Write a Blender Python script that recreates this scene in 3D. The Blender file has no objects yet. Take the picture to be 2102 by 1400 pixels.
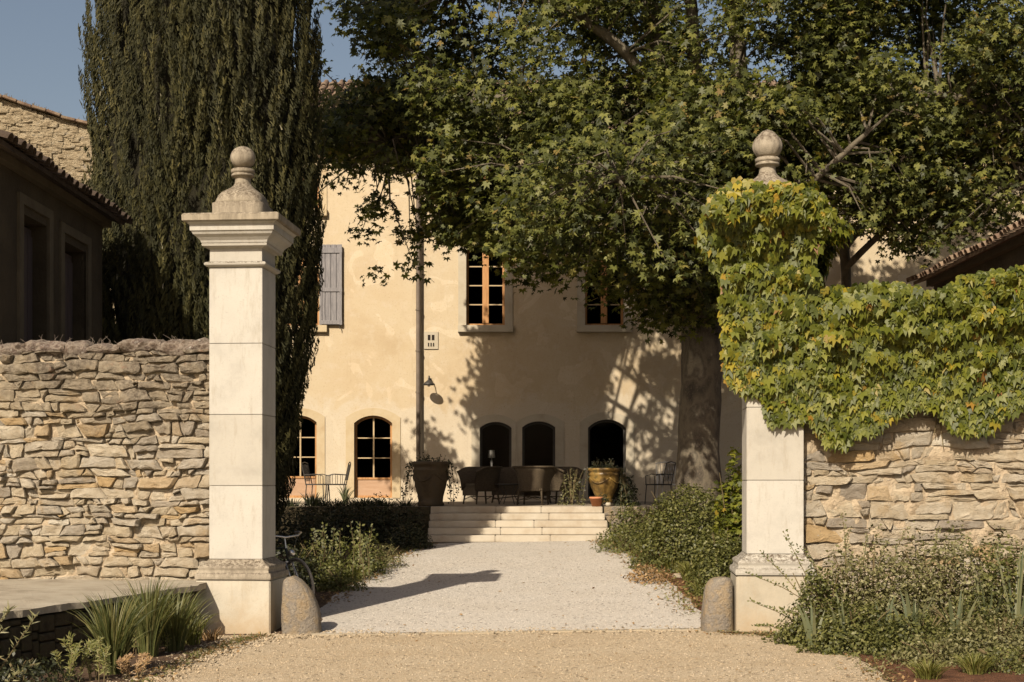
import bpy, bmesh, math, random
import numpy as np
from mathutils import Vector, Matrix, noise
R = math.radians
rnd = random.Random(7)
npr = np.random.default_rng(11)
S = bpy.context.scene
C = S.collection

# ------------------------------------------------------------------ camera, light, exposure
EYE, HOR, F = 1.63, 988.0, 2919.0
cd = bpy.data.cameras.new('camera'); cam = bpy.data.objects.new('camera', cd); C.objects.link(cam)
cam.location = (0, 0, EYE); cam.rotation_euler = (R(90), 0, 0)
cd.lens = 50.0; cd.sensor_width = 36.0; cd.shift_y = (HOR - 700) / 2102.0
cd.clip_start = 0.1; cd.clip_end = 3000
S.camera = cam
SUN = Vector((-0.464, -1.0, 0.866)).normalized()      # towards the sun
el = math.asin(SUN.z); az = math.atan2(SUN.x, SUN.y)
w = bpy.data.worlds.new('World'); S.world = w; w.use_nodes = True
nt = w.node_tree; nt.nodes.clear()
sk = nt.nodes.new('ShaderNodeTexSky'); sk.sky_type = 'NISHITA'; sk.sun_disc = False
sk.sun_elevation = el; sk.sun_rotation = az; sk.air_density = 1.0; sk.dust_density = 2.6; sk.ozone_density = 1.0
bg = nt.nodes.new('ShaderNodeBackground'); bg.inputs[1].default_value = 0.05
wo = nt.nodes.new('ShaderNodeOutputWorld')
tn = nt.nodes.new('ShaderNodeMix'); tn.data_type = 'RGBA'; tn.blend_type = 'MULTIPLY'; tn.inputs[0].default_value = 1.0   # the photograph's warm film tone
tn.inputs[7].default_value = (1.78, 1.53, 1.32, 1)
nt.links.new(sk.outputs[0], tn.inputs[6]); nt.links.new(tn.outputs[2], bg.inputs[0]); nt.links.new(bg.outputs[0], wo.inputs[0])
sd = bpy.data.lights.new('sun', 'SUN'); so = bpy.data.objects.new('sun', sd); C.objects.link(so)
sd.energy = 5.0; sd.angle = R(0.55); sd.color = (1.0, 0.885, 0.72)
so.rotation_euler = SUN.to_track_quat('Z', 'Y').to_euler(); so.location = (-20, -40, 40)
S.view_settings.view_transform = 'Standard'; S.view_settings.look = 'None'
S.view_settings.exposure = 0.44; S.view_settings.gamma = 1.0
S.render.engine = 'CYCLES'; S.cycles.max_bounces = 6; S.cycles.diffuse_bounces = 1; S.cycles.transparent_max_bounces = 8

# ------------------------------------------------------------------ measuring helpers (photo pixel at a known depth -> metres)
def PX(px, Y): return (px - 1051.0) / F * Y
def PZ(py, Y): return EYE - (py - HOR) / F * Y
def gz(X, Y):
    a = 0.04 * (max(15.4, min(Y, 27.1)) - 15.4)
    return a + 0.015 * max(-6, min(6, X))
def GP(px, py):                      # point of the ground seen at a pixel
    Y = 15.0
    for _ in range(40):
        Y = (EYE - gz(PX(px, Y), Y)) * F / (py - HOR)
    return PX(px, Y), Y

# ------------------------------------------------------------------ object helpers
def setp(o, label=None, cat=None, group=None, kind=None):
    if label: o['label'] = label
    if cat: o['category'] = cat
    if group: o['group'] = group
    if kind: o['kind'] = kind
    return o
def thing(name, label, cat, loc=(0, 0, 0), rz=0, group=None):
    o = bpy.data.objects.new(name, None); C.objects.link(o)
    o.location = loc; o.rotation_euler = (0, 0, rz); o.empty_display_size = 0.2
    o.matrix_basis = Matrix.Translation(loc) @ Matrix.Rotation(rz, 4, 'Z')
    return setp(o, label, cat, group)
def root_of(o):
    while o.parent: o = o.parent
    return o
def mesh_from(name, V, Fc, mat, smooth=False):
    me = bpy.data.meshes.new(name); me.from_pydata([tuple(v) for v in V], [], Fc)
    if mat: me.materials.append(mat)
    if smooth: me.polygons.foreach_set('use_smooth', [True] * len(me.polygons))
    me.update(); return me
def link(name, me, parent=None, local=False):
    """world-space mesh data under its parent (the parent's own transform taken out), or local data"""
    o = bpy.data.objects.new(name, me); C.objects.link(o)
    if parent is not None:
        o.parent = parent
        if not local:
            r = root_of(parent); me.transform(r.matrix_basis.inverted())
    return o
class G:
    def __init__(s): s.V = []; s.F = []
    def add(s, V, Fc):
        n = len(s.V); s.V += [tuple(v) for v in V]; s.F += [tuple(i + n for i in f) for f in Fc]; return s
    def box(s, c, d, rz=0.0, M=None):
        x, y, z = d[0] / 2, d[1] / 2, d[2] / 2
        V = [Vector((i * x, j * y, k * z)) for i in (-1, 1) for j in (-1, 1) for k in (-1, 1)]
        m = M if M is not None else Matrix.Rotation(rz, 3, 'Z')
        V = [m @ v + Vector(c) for v in V]
        return s.add(V, [(0, 1, 3, 2), (4, 6, 7, 5), (0, 4, 5, 1), (2, 3, 7, 6), (0, 2, 6, 4), (1, 5, 7, 3)])
    def rings(s, rs, cap0=True, cap1=True, closed=True):
        n = len(rs[0]); V = [p for r in rs for p in r]; Fc = []
        for i in range(len(rs) - 1):
            for j in range(n if closed else n - 1):
                k = (j + 1) % n
                Fc.append((i * n + j, i * n + k, (i + 1) * n + k, (i + 1) * n + j))
        if cap0: Fc.append(tuple(range(n))[::-1])
        if cap1: Fc.append(tuple((len(rs) - 1) * n + j for j in range(n)))
        return s.add(V, Fc)
    def tube(s, pts, rad, n=8, cap=True):
        pts = [Vector(p) for p in pts]
        if not hasattr(rad, '__len__'): rad = [rad] * len(pts)
        rs = []; up = Vector((0.13, 0.21, 1)).normalized(); prev = None
        for i, p in enumerate(pts):
            t = (pts[min(i + 1, len(pts) - 1)] - pts[max(i - 1, 0)])
            t = t.normalized() if t.length > 1e-9 else Vector((0, 0, 1))
            if prev is None:
                a = t.cross(up if abs(t.dot(up)) < .95 else Vector((1, 0, 0))).normalized()
            else:
                a = (prev - t * prev.dot(t)); a = a.normalized() if a.length > 1e-6 else t.orthogonal().normalized()
            prev = a; b = t.cross(a)
            rs.append([p + (a * math.cos(2 * math.pi * k / n) + b * math.sin(2 * math.pi * k / n)) * rad[i] for k in range(n)])
        return s.rings(rs, cap, cap)
    def lathe(s, c, prof, n=24, cap0=True, cap1=True, f=None):
        rs = []
        for r, z in prof:
            rs.append([Vector((c[0] + r * (f(k / n, z) if f else 1) * math.cos(2 * math.pi * k / n),
                               c[1] + r * (f(k / n, z) if f else 1) * math.sin(2 * math.pi * k / n), c[2] + z)) for k in range(n)])
        return s.rings(rs, cap0, cap1)
    def make(s, name, mat, parent=None, smooth=False, bevel=0.0, local=False, label=None, seg=2):
        me = mesh_from(name, s.V, s.F, mat, smooth)
        if bevel:
            bm = bmesh.new(); bm.from_mesh(me)
            bmesh.ops.remove_doubles(bm, verts=bm.verts, dist=1e-5)
            bmesh.ops.recalc_face_normals(bm, faces=bm.faces)
            bmesh.ops.bevel(bm, geom=[e for e in bm.edges if len(e.link_faces) == 2 and e.calc_face_angle(0) > 0.5],
                            offset=bevel, segments=seg, affect='EDGES', clamp_overlap=True)
            bm.to_mesh(me); bm.free(); me.update()
        o = link(name, me, parent, local)
        if label: o['label'] = label
        return o

# ------------------------------------------------------------------ materials
def N(nt, t, **kw):
    n = nt.nodes.new(t)
    for k, v in kw.items(): setattr(n, k, v)
    return n
def ramp(nt, fac, stops):
    r = N(nt, 'ShaderNodeValToRGB'); e = r.color_ramp.elements
    while len(e) > 1: e.remove(e[-1])
    e[0].position = stops[0][0]; e[0].color = (*stops[0][1], 1)
    for p, c in stops[1:]:
        x = e.new(p); x.color = (*c, 1)
    nt.links.new(fac, r.inputs[0]); return r
def mix(nt, fac, a, b, mode='MIX'):
    m = N(nt, 'ShaderNodeMix', data_type='RGBA', blend_type=mode)
    for s_, v in ((m.inputs[0], fac), (m.inputs[6], a), (m.inputs[7], b)):
        if hasattr(v, 'is_output'): nt.links.new(v, s_)
        elif isinstance(v, (int, float)): s_.default_value = v
        else: s_.default_value = (*v, 1)
    return m.outputs[2]
def noi(nt, vec, scale, detail=4, rough=.6, dist=0.0):
    n = N(nt, 'ShaderNodeTexNoise'); n.inputs['Scale'].default_value = scale; n.inputs['Detail'].default_value = detail
    n.inputs['Roughness'].default_value = rough; n.inputs['Distortion'].default_value = dist
    nt.links.new(vec, n.inputs['Vector']); return n.outputs[0]
def vmap(nt, vec, sc):
    m = N(nt, 'ShaderNodeMapping'); m.inputs['Scale'].default_value = sc; nt.links.new(vec, m.inputs[0]); return m.outputs[0]
def thr(nt, val, lo, hi):
    m = N(nt, 'ShaderNodeMapRange'); m.inputs[1].default_value = lo; m.inputs[2].default_value = hi
    nt.links.new(val, m.inputs[0]); return m.outputs[0]
def newmat(name):
    m = bpy.data.materials.new(name); m.use_nodes = True; nt = m.node_tree
    b = nt.nodes['Principled BSDF']; pos = N(nt, 'ShaderNodeNewGeometry').outputs['Position']
    return m, nt, b, pos
def bump(nt, b, h, strength, dist):
    u = N(nt, 'ShaderNodeBump'); u.inputs['Strength'].default_value = strength; u.inputs['Distance'].default_value = dist
    nt.links.new(h, u.inputs['Height']); nt.links.new(u.outputs[0], b.inputs['Normal'])
def mat(name, cols, scale=3.0, rough=.8, bs=30.0, bstr=.4, bd=.01, spec=.3, metal=0.0, objrand=0.0, stretch=(1, 1, 1), detail=6):
    m, nt, b, pos = newmat(name)
    v = vmap(nt, pos, stretch)
    f = noi(nt, v, scale, detail, .65)
    k = len(cols)
    c = ramp(nt, f, [(0.3 + 0.4 * i / max(1, k - 1), cols[i]) for i in range(k)]).outputs[0]
    if objrand:
        oi = N(nt, 'ShaderNodeObjectInfo')
        mr = N(nt, 'ShaderNodeMapRange'); mr.inputs[3].default_value = 1 - objrand; mr.inputs[4].default_value = 1 + objrand * .6
        nt.links.new(oi.outputs['Random'], mr.inputs[0])
        hs = N(nt, 'ShaderNodeHueSaturation'); nt.links.new(mr.outputs[0], hs.inputs['Value']); nt.links.new(c, hs.inputs['Color']); c = hs.outputs[0]
    nt.links.new(c, b.inputs['Base Color'])
    b.inputs['Roughness'].default_value = rough; b.inputs['Specular IOR Level'].default_value = spec; b.inputs['Metallic'].default_value = metal
    if bstr: bump(nt, b, noi(nt, v, bs, 5, .7), bstr, bd)
    return m

def leafmat(name, stops, trans=.35, rough=.5, spec=.35, tcol=(1.25, 1.35, .6)):
    m = bpy.data.materials.new(name); m.use_nodes = True; nt = m.node_tree; b = nt.nodes['Principled BSDF']
    out = [n for n in nt.nodes if n.type == 'OUTPUT_MATERIAL'][0]
    a = N(nt, 'ShaderNodeAttribute'); a.attribute_name = 'rnd'
    oi = N(nt, 'ShaderNodeObjectInfo')
    ad = N(nt, 'ShaderNodeMath', operation='ADD'); nt.links.new(a.outputs['Fac'], ad.inputs[0])
    mu = N(nt, 'ShaderNodeMath', operation='MULTIPLY'); nt.links.new(oi.outputs['Random'], mu.inputs[0])
    isl = N(nt, 'ShaderNodeAttribute'); isl.attribute_name = 'solo'; nt.links.new(isl.outputs['Fac'], mu.inputs[1])
    nt.links.new(mu.outputs[0], ad.inputs[1])
    c = ramp(nt, ad.outputs[0], stops).outputs[0]
    nt.links.new(c, b.inputs['Base Color']); b.inputs['Roughness'].default_value = rough; b.inputs['Specular IOR Level'].default_value = spec
    t = N(nt, 'ShaderNodeBsdfTranslucent'); tc = mix(nt, 1.0, c, tcol, 'MULTIPLY'); nt.links.new(tc, t.inputs[0])
    ms = N(nt, 'ShaderNodeMixShader'); ms.inputs[0].default_value = trans
    nt.links.new(b.outputs[0], ms.inputs[1]); nt.links.new(t.outputs[0], ms.inputs[2]); nt.links.new(ms.outputs[0], out.inputs[0])
    return m

# --- dressed pale limestone with lichen at ledges
def limestone(name, base, dark, grime=0.5, low=.8):
    m, nt, b, pos = newmat(name)
    f = noi(nt, pos, 2.2, 7, .65)
    c = ramp(nt, f, [(.3, tuple(x * .82 for x in base)), (.5, base), (.75, tuple(min(1, x * 1.08) for x in base))]).outputs[0]
    oi = N(nt, 'ShaderNodeObjectInfo'); ov = ramp(nt, oi.outputs['Random'], [(0, (.86, .84, .80)), (1, (1, 1, 1))]).outputs[0]; c = mix(nt, 1.0, c, ov, 'MULTIPLY')
    pit = noi(nt, pos, 16, 8, .8); c = mix(nt, thr(nt, pit, .60, .70), c, tuple(x * .78 for x in base))
    fine = noi(nt, pos, 60, 3, .7)
    c = mix(nt, thr(nt, fine, .58, .7), c, tuple(x * .8 for x in base))
    st = noi(nt, vmap(nt, pos, (6, 6, 1.2)), 2.0, 6, .75)
    c = mix(nt, thr(nt, st, .60 - .08 * grime, .84), c, dark)
    # weathering on faces that look up
    ge = N(nt, 'ShaderNodeNewGeometry'); sp = N(nt, 'ShaderNodeSeparateXYZ'); nt.links.new(ge.outputs['Normal'], sp.inputs[0])
    up = thr(nt, sp.outputs[2], .02, .5)
    sp2 = noi(nt, pos, 30, 8, .8)
    mm = N(nt, 'ShaderNodeMath', operation='MULTIPLY'); nt.links.new(up, mm.inputs[0]); nt.links.new(thr(nt, sp2, .42, .58), mm.inputs[1])
    c = mix(nt, mm.outputs[0], c, (.085, .065, .045))
    nt.links.new(c, b.inputs['Base Color']); b.inputs['Roughness'].default_value = .85; b.inputs['Specular IOR Level'].default_value = .2
    bump(nt, b, noi(nt, pos, 70, 5, .7), .35, .008)
    return m
M = {}
K = .66
M['pillar'] = limestone('limestone_pillar', (.45, .43, .385), (.30, .265, .205), .9)
M['pillar_old'] = limestone('limestone_weathered', (.36, .315, .245), (.10, .08, .058), 2.6)
def plinthmat():
    m = limestone('plinth_limestone', (.46, .42, .34), (.33, .27, .19), 1.0); nt = m.node_tree; b = nt.nodes['Principled BSDF']
    c = b.inputs['Base Color'].links[0].from_socket; pos = N(nt, 'ShaderNodeNewGeometry').outputs['Position']
    sx = N(nt, 'ShaderNodeSeparateXYZ'); nt.links.new(pos, sx.inputs[0])
    ad = N(nt, 'ShaderNodeMath', operation='MULTIPLY_ADD'); nt.links.new(noi(nt, pos, 5, 7, .75), ad.inputs[0]); ad.inputs[1].default_value = .75; nt.links.new(sx.outputs[2], ad.inputs[2])
    lo = thr(nt, ad.outputs[0], .72, .30); mu = N(nt, 'ShaderNodeMath', operation='MULTIPLY'); nt.links.new(lo, mu.inputs[0]); mu.inputs[1].default_value = .75
    nt.links.new(mix(nt, mu.outputs[0], c, (.36, .26, .15)), b.inputs['Base Color']); return m
M['plinth'] = plinthmat()
# rubble stones: many hues per stone, grey weathering towards the wall top
def stonemat(name, top_z, amt):
    m, nt, b, pos = newmat(name)
    oi = N(nt, 'ShaderNodeObjectInfo')
    c0 = ramp(nt, oi.outputs['Random'], [(0, (.44, .37, .26)), (.16, (.57, .49, .36)), (.34, (.50, .43, .32)), (.5, (.60, .53, .41)),
              (.64, (.44, .395, .32)), (.74, (.52, .37, .19)), (.80, (.57, .50, .39)), (.88, (.36, .315, .255)), (1, (.62, .57, .47))]).outputs[0]
    f = noi(nt, pos, 9, 7, .7)
    c = mix(nt, thr(nt, f, .38, .72), c0, mix(nt, 1.0, c0, (.74, .68, .60), 'MULTIPLY'))
    ye = noi(nt, pos, 3.1, 4, .6)
    c = mix(nt, thr(nt, ye, .60, .78), c, (.42, .30, .16))
    fine = noi(nt, pos, 42, 6, .75)
    c = mix(nt, thr(nt, fine, .58, .70), c, (.20, .165, .12))
    pale = noi(nt, pos, 27, 6, .75)
    c = mix(nt, thr(nt, pale, .62, .70), c, (.50, .46, .38))
    sx = N(nt, 'ShaderNodeSeparateXYZ'); nt.links.new(pos, sx.inputs[0])
    wv = noi(nt, pos, 1.3, 7, .72)
    ad = N(nt, 'ShaderNodeMath', operation='MULTIPLY_ADD'); nt.links.new(wv, ad.inputs[0]); ad.inputs[1].default_value = 4.2; nt.links.new(sx.outputs[2], ad.inputs[2])
    top = thr(nt, ad.outputs[0], top_z + 2.1 - 1.0, top_z + 2.1 - .05)
    gr = mix(nt, thr(nt, noi(nt, pos, 20, 7, .78), .40, .64), (.10, .078, .06), (.33, .285, .22))
    gr = mix(nt, thr(nt, noi(nt, pos, 4.5, 6, .7), .60, .70), gr, (.24, .125, .085))
    tm = N(nt, 'ShaderNodeMath', operation='MULTIPLY'); nt.links.new(top, tm.inputs[0]); tm.inputs[1].default_value = amt
    c = mix(nt, tm.outputs[0], c, gr)
    nt.links.new(c, b.inputs['Base Color']); b.inputs['Roughness'].default_value = .9; b.inputs['Specular IOR Level'].default_value = .15
    h = N(nt, 'ShaderNodeMath', operation='ADD'); nt.links.new(noi(nt, pos, 12, 8, .78), h.inputs[0]); nt.links.new(noi(nt, vmap(nt, pos, (1, 1, 3)), 45, 5, .8), h.inputs[1])
    bump(nt, b, h.outputs[0], 1.0, .030)
    return m
M['stoneL'] = stonemat('rubble_stone_left', 3.1, .88)
M['stoneR'] = stonemat('rubble_stone_right', 3.0, .35)
M['stoneD'] = mat('shade_dark_stone', [(.03, .022, .012), (.07, .055, .03), (.05, .045, .02)], 7, .95, 40, 1.0, .03)  # ledge face and left retaining wall: shade put into the stone colour
M['sandmortar'] = mat('sandy_mortar', [(.28, .215, .14), (.42, .335, .23), (.48, .40, .285)], 7, .95, 30, 1.0, .03)
M['mortar'] = mat('earth_mortar', [(.17, .12, .07), (.27, .20, .125), (.34, .26, .17)], 12, .95, 40, .8, .02)
M['lichen'] = mat('lichen_cap', [(.06, .046, .036), (.13, .095, .07), (.24, .20, .16), (.11, .075, .06), (.36, .335, .285)], 9, .95, 40, 1.0, .03)
M['concrete'] = mat('worn_slab', [(.20, .165, .12), (.31, .27, .205), (.36, .32, .25)], 3.1, .9, 34, .8, .015, detail=9, stretch=(1, 1, 1))
M['guard'] = mat('guard_stone_mat', [(.25, .18, .105), (.28, .22, .145), (.20, .175, .145), (.32, .27, .20)], 7, .9, 28, 1.0, .035, detail=9)
# gravels
def gravel(name, a, b_, c_, spots):
    m, nt, b, pos = newmat(name)
    vo = N(nt, 'ShaderNodeTexVoronoi'); vo.inputs['Scale'].default_value = 105; nt.links.new(pos, vo.inputs['Vector'])
    sx = N(nt, 'ShaderNodeSeparateColor'); nt.links.new(vo.outputs['Color'], sx.inputs[0])
    c = ramp(nt, sx.outputs[0], [(0, a), (.45, b_), (1, c_)]).outputs[0]
    big = noi(nt, pos, .9, 6, .65)
    c = mix(nt, thr(nt, big, .35, .75), c, mix(nt, 1.0, c, spots, 'MULTIPLY'))
    v2 = N(nt, 'ShaderNodeTexVoronoi'); v2.inputs['Scale'].default_value = 40; nt.links.new(pos, v2.inputs['Vector'])
    s2 = N(nt, 'ShaderNodeSeparateColor'); nt.links.new(v2.outputs['Color'], s2.inputs[0])
    c = mix(nt, thr(nt, s2.outputs[1], .93, .96), c, tuple(x * .45 for x in b_))
    nt.links.new(c, b.inputs['Base Color']); b.inputs['Roughness'].default_value = .95; b.inputs['Specular IOR Level'].default_value = .1
    h = N(nt, 'ShaderNodeMath', operation='MULTIPLY_ADD'); nt.links.new(vo.outputs['Distance'], h.inputs[0]); h.inputs[1].default_value = -1.2
    nt.links.new(noi(nt, pos, 22, 5, .7), h.inputs[2])
    bump(nt, b, h.outputs[0], .55, .012)
    return m
M['forecourt'] = gravel('tan_forecourt_gravel', (.30, .23, .145), (.42, .34, .235), (.50, .42, .31), (.88, .84, .78))
M['drive'] = gravel('pale_drive_gravel', (.37, .33, .28), (.485, .445, .39), (.55, .515, .46), (.92, .90, .87))
M['soil'] = mat('red_brown_soil', [(.07, .03, .014), (.13, .055, .025), (.19, .09, .045)], 9, .95, 60, 1.0, .03)
M['soil_dark'] = mat('garden_soil', [(.06, .035, .02), (.10, .06, .035), (.15, .10, .06)], 9, .95, 60, 1.0, .03)
M['unseen_ground'] = mat('dark_unseen_ground', [(.20, .15, .09), (.12, .12, .05)], .05, .95, 2, .3, .05)
M['step'] = mat('step_stone', [(.36, .29, .21), (.44, .385, .30), (.49, .44, .36)], 2.5, .85, 50, .5, .01, objrand=.06)
M['paving'] = mat('terrace_paving', [(.22, .18, .13), (.29, .245, .185)], 2, .9, 30, .4, .01)
M['kerb'] = mat('threshold_stone', [(.33, .27, .18), (.39, .335, .25)], 2, .9, 40, .4, .01)
# house plaster
def plaster():
    m, nt, b, pos = newmat('warm_lime_plaster')
    f = noi(nt, pos, .55, 7, .62, .4)
    c = ramp(nt, f, [(.28, (.42, .325, .205)), (.45, (.48, .385, .255)), (.6, (.505, .42, .29)), (.75, (.445, .35, .235))]).outputs[0]
    f2 = noi(nt, pos, 4, 7, .7)
    c = mix(nt, thr(nt, f2, .5, .8), c, (.53, .455, .345))
    stn = noi(nt, vmap(nt, pos, (3.2, 3.2, .28)), 1.4, 8, .78)
    c = mix(nt, thr(nt, stn, .58, .84), c, (.36, .28, .18))
    ptc = noi(nt, pos, 1.0, 3, .5, 1.5); c = mix(nt, thr(nt, ptc, .575, .60), c, mix(nt, 1.0, c, (1.10, 1.12, 1.16), 'MULTIPLY'))
    # pale repair plaster haloed round the ground floor arches
    sx = N(nt, 'ShaderNodeSeparateXYZ'); nt.links.new(pos, sx.inputs[0])
    big = noi(nt, pos, 1.1, 5, .7, .6)
    zz = N(nt, 'ShaderNodeMath', operation='MULTIPLY_ADD'); nt.links.new(big, zz.inputs[0]); zz.inputs[1].default_value = 2.6; nt.links.new(sx.outputs[2], zz.inputs[2])
    lowm = thr(nt, zz.outputs[0], 5.05, 4.7)
    c = mix(nt, .55, c, mix(nt, lowm, c, (.53, .475, .38)))
    fine = noi(nt, pos, 25, 4, .7)
    c = mix(nt, thr(nt, fine, .56, .7), c, (.40, .305, .20))
    nt.links.new(c, b.inputs['Base Color']); b.inputs['Roughness'].default_value = .95; b.inputs['Specular IOR Level'].default_value = .1
    h = N(nt, 'ShaderNodeMath', operation='ADD'); nt.links.new(noi(nt, pos, 5, 5, .6), h.inputs[0]); nt.links.new(noi(nt, pos, 50, 4, .7), h.inputs[1])
    bump(nt, b, h.outputs[0], .4, .015)
    return m
M['plaster'] = plaster()
M['ochre'] = mat('ochre_stone_surround', [(.40, .30, .18), (.46, .37, .235), (.48, .40, .275)], 2.5, .85, 50, .3, .008)
M['surround'] = mat('pale_stone_surround', [(.35, .295, .215), (.42, .37, .28), (.45, .40, .315)], 2.5, .85, 50, .3, .008)
M['wood'] = mat('amber_wood', [(.30, .145, .055), (.42, .215, .085), (.48, .26, .11)], 3, .55, 60, .2, .004, stretch=(8, 8, 1))
M['wood_pale'] = mat('bleached_wood_door', [(.37, .23, .14), (.44, .29, .19)], 3, .65, 60, .2, .004, stretch=(1, 1, 6))
M['muntin'] = mat('painted_muntin', [(.40, .29, .16), (.46, .36, .22)], 5, .6, 30, .1, .002)
M['shutter'] = mat('grey_weathered_shutter', [(.145, .14, .145), (.21, .20, .205), (.28, .265, .26)], 4, .85, 60, .5, .006, stretch=(14, 14, 1))
M['iron'] = mat('dark_iron', [(.02, .018, .016), (.045, .038, .03)], 8, .55, 40, .3, .004, spec=.5)
M['zinc'] = mat('brown_metal_pipe', [(.11, .085, .065), (.17, .135, .105)], 5, .6, 40, .2, .003, spec=.4)
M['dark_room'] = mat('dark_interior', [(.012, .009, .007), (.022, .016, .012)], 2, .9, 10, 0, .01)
M['tile'] = mat('old_roof_tile', [(.07, .045, .028), (.14, .09, .06), (.21, .15, .10), (.17, .14, .10)], 5, .9, 30, .7, .015, objrand=.25)
M['tile_dark'] = mat('shade_dark_roof_tile', [(.03, .02, .014), (.06, .042, .03), (.09, .065, .045)], 5, .95, 30, .7, .015, objrand=.25)  # darker copy of the roof tile, shade painted into the left outbuilding's roof
M['barn'] = mat('barn_rubble', [(.15, .115, .07), (.31, .245, .155), (.40, .33, .22), (.22, .19, .15)], 6.5, .95, 9, 1.0, .12, stretch=(1, 1, 1.9), detail=9)
M['shade_wall'] = mat('outbuilding_render', [(.038, .028, .017), (.07, .053, .032)], 1.5, .95, 14, .7, .03)  # outbuilding walls and trim coloured dark to stand in for shade
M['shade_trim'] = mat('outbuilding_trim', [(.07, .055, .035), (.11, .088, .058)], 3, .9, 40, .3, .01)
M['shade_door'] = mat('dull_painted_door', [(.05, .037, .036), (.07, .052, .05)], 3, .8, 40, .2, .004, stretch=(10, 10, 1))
M['wicker'] = mat('brown_wicker', [(.04, .028, .016), (.075, .055, .033), (.10, .075, .046)], 30, .7, 90, 1.0, .012, stretch=(1, 1, 2.4))
M['glaze'] = mat('honey_glazed_pot', [(.06, .045, .018), (.11, .065, .018), (.24, .15, .04), (.065, .055, .022)], 4.5, .42, 30, .3, .008, spec=.4)
M['pot_dark'] = mat('shade_dark_urn', [(.045, .03, .016), (.08, .055, .028), (.065, .05, .03)], 5, .6, 30, .4, .008)  # left urn's colour darkened to stand in for its shade
M['terracotta'] = mat('terracotta', [(.38, .15, .07), (.50, .22, .11)], 6, .8, 40, .3, .005)
M['rubber'] = mat('grey_tyre', [(.16, .15, .13), (.26, .24, .21)], 10, .8, 60, .3, .003)
M['chrome'] = mat('dull_chrome', [(.55, .53, .50), (.65, .63, .6)], 10, .3, 30, .05, .001, metal=.9)
M['bikepaint'] = mat('dark_bicycle_paint', [(.03, .035, .03), (.05, .055, .045)], 6, .35, 30, .05, .001, spec=.5)
M['white'] = mat('white_painted_metal', [(.66, .64, .60), (.76, .74, .70)], 6, .5, 30, .1, .002)
M['shade'] = mat('cream_lampshade', [(.72, .68, .60), (.80, .77, .70)], 6, .8, 30, .1, .002)
M['stem'] = mat('green_brown_stem', [(.10, .07, .035), (.16, .13, .06)], 12, .85, 60, .4, .004)
M['cyp_trunk'] = mat('cypress_bark', [(.09, .06, .04), (.16, .11, .075)], 8, .9, 40, .8, .02, stretch=(5, 5, 1))
def bark():
    m, nt, b, pos = newmat('plane_tree_bark')
    vo = N(nt, 'ShaderNodeTexNoise'); nt.links.new(vmap(nt, pos, (1, 1, .55)), vo.inputs['Vector']); vo.inputs['Scale'].default_value = 3.4
    vo.inputs['Detail'].default_value = 5; vo.inputs['Distortion'].default_value = .25
    r = ramp(nt, vo.outputs[0], [(.30, (.035, .028, .019)), (.42, (.075, .062, .042)), (.50, (.125, .105, .07)), (.58, (.07, .058, .04)), (.68, (.20, .175, .125))])
    c = mix(nt, thr(nt, noi(nt, pos, 30, 4, .7), .5, .7), r.outputs[0], (.13, .10, .07))
    nt.links.new(c, b.inputs['Base Color']); b.inputs['Roughness'].default_value = .85
    bump(nt, b, noi(nt, vmap(nt, pos, (1, 1, .5)), 14, 6, .7), .6, .03)
    return m
M['bark'] = bark()
def glass():
    m = bpy.data.materials.new('window_glass'); m.use_nodes = True; nt = m.node_tree; nt.nodes.clear()
    o = N(nt, 'ShaderNodeOutputMaterial'); t = N(nt, 'ShaderNodeBsdfTransparent'); t.inputs[0].default_value = (.75, .75, .75, 1)
    g = N(nt, 'ShaderNodeBsdfGlossy'); g.inputs['Roughness'].default_value = .03
    fr = N(nt, 'ShaderNodeFresnel'); fr.inputs[0].default_value = 1.45
    fm = N(nt, 'ShaderNodeMath', operation='MULTIPLY'); fm.inputs[1].default_value = .16; nt.links.new(fr.outputs[0], fm.inputs[0])
    ms = N(nt, 'ShaderNodeMixShader'); nt.links.new(fm.outputs[0], ms.inputs[0]); nt.links.new(t.outputs[0], ms.inputs[1]); nt.links.new(g.outputs[0], ms.inputs[2])
    nt.links.new(ms.outputs[0], o.inputs[0]); return m
M['glass'] = glass()
M['leaf_plane'] = leafmat('plane_leaf', [(0, (.022, .027, .008)), (.3, (.052, .060, .015)), (.6, (.092, .102, .024)), (.95, (.18, .18, .045)), (1, (.19, .13, .04))], .34, .5, .28)
M['leaf_creeper'] = leafmat('creeper_leaf', [(0, (.042, .055, .008)), (.35, (.085, .098, .011)), (.65, (.128, .140, .015)), (.94, (.185, .185, .022)), (.992, (.23, .17, .02)), (1, (.18, .07, .02))], .30)
M['leaf_yellow'] = leafmat('creeper_leaf_yellow', [(0, (.12, .125, .016)), (.4, (.21, .19, .018)), (.8, (.32, .25, .022)), (1, (.26, .14, .02))], .30)
M['leaf_cypress'] = leafmat('cypress_spray', [(0, (.013, .014, .006)), (.4, (.030, .030, .011)), (.75, (.062, .056, .018)), (.97, (.12, .10, .03)), (1, (.28, .25, .17))], .12, .7, .2)
M['cyp_core'] = mat('cypress_core', [(.010, .009, .004), (.022, .019, .008)], 3, .95, 20, .8, .05)
M['leaf_shrub'] = leafmat('shrub_leaf', [(0, (.045, .050, .014)), (.4, (.085, .092, .024)), (.8, (.14, .14, .038)), (1, (.20, .19, .07))], .28)
M['leaf_grey'] = leafmat('grey_green_leaf', [(0, (.075, .072, .026)), (.5, (.15, .145, .055)), (1, (.26, .24, .12))], .28, tcol=(1.1, 1.1, .7))
M['leaf_dark'] = leafmat('dark_hedge_leaf', [(0, (.012, .015, .006)), (.6, (.026, .030, .011)), (1, (.05, .052, .02))], .15)
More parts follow.
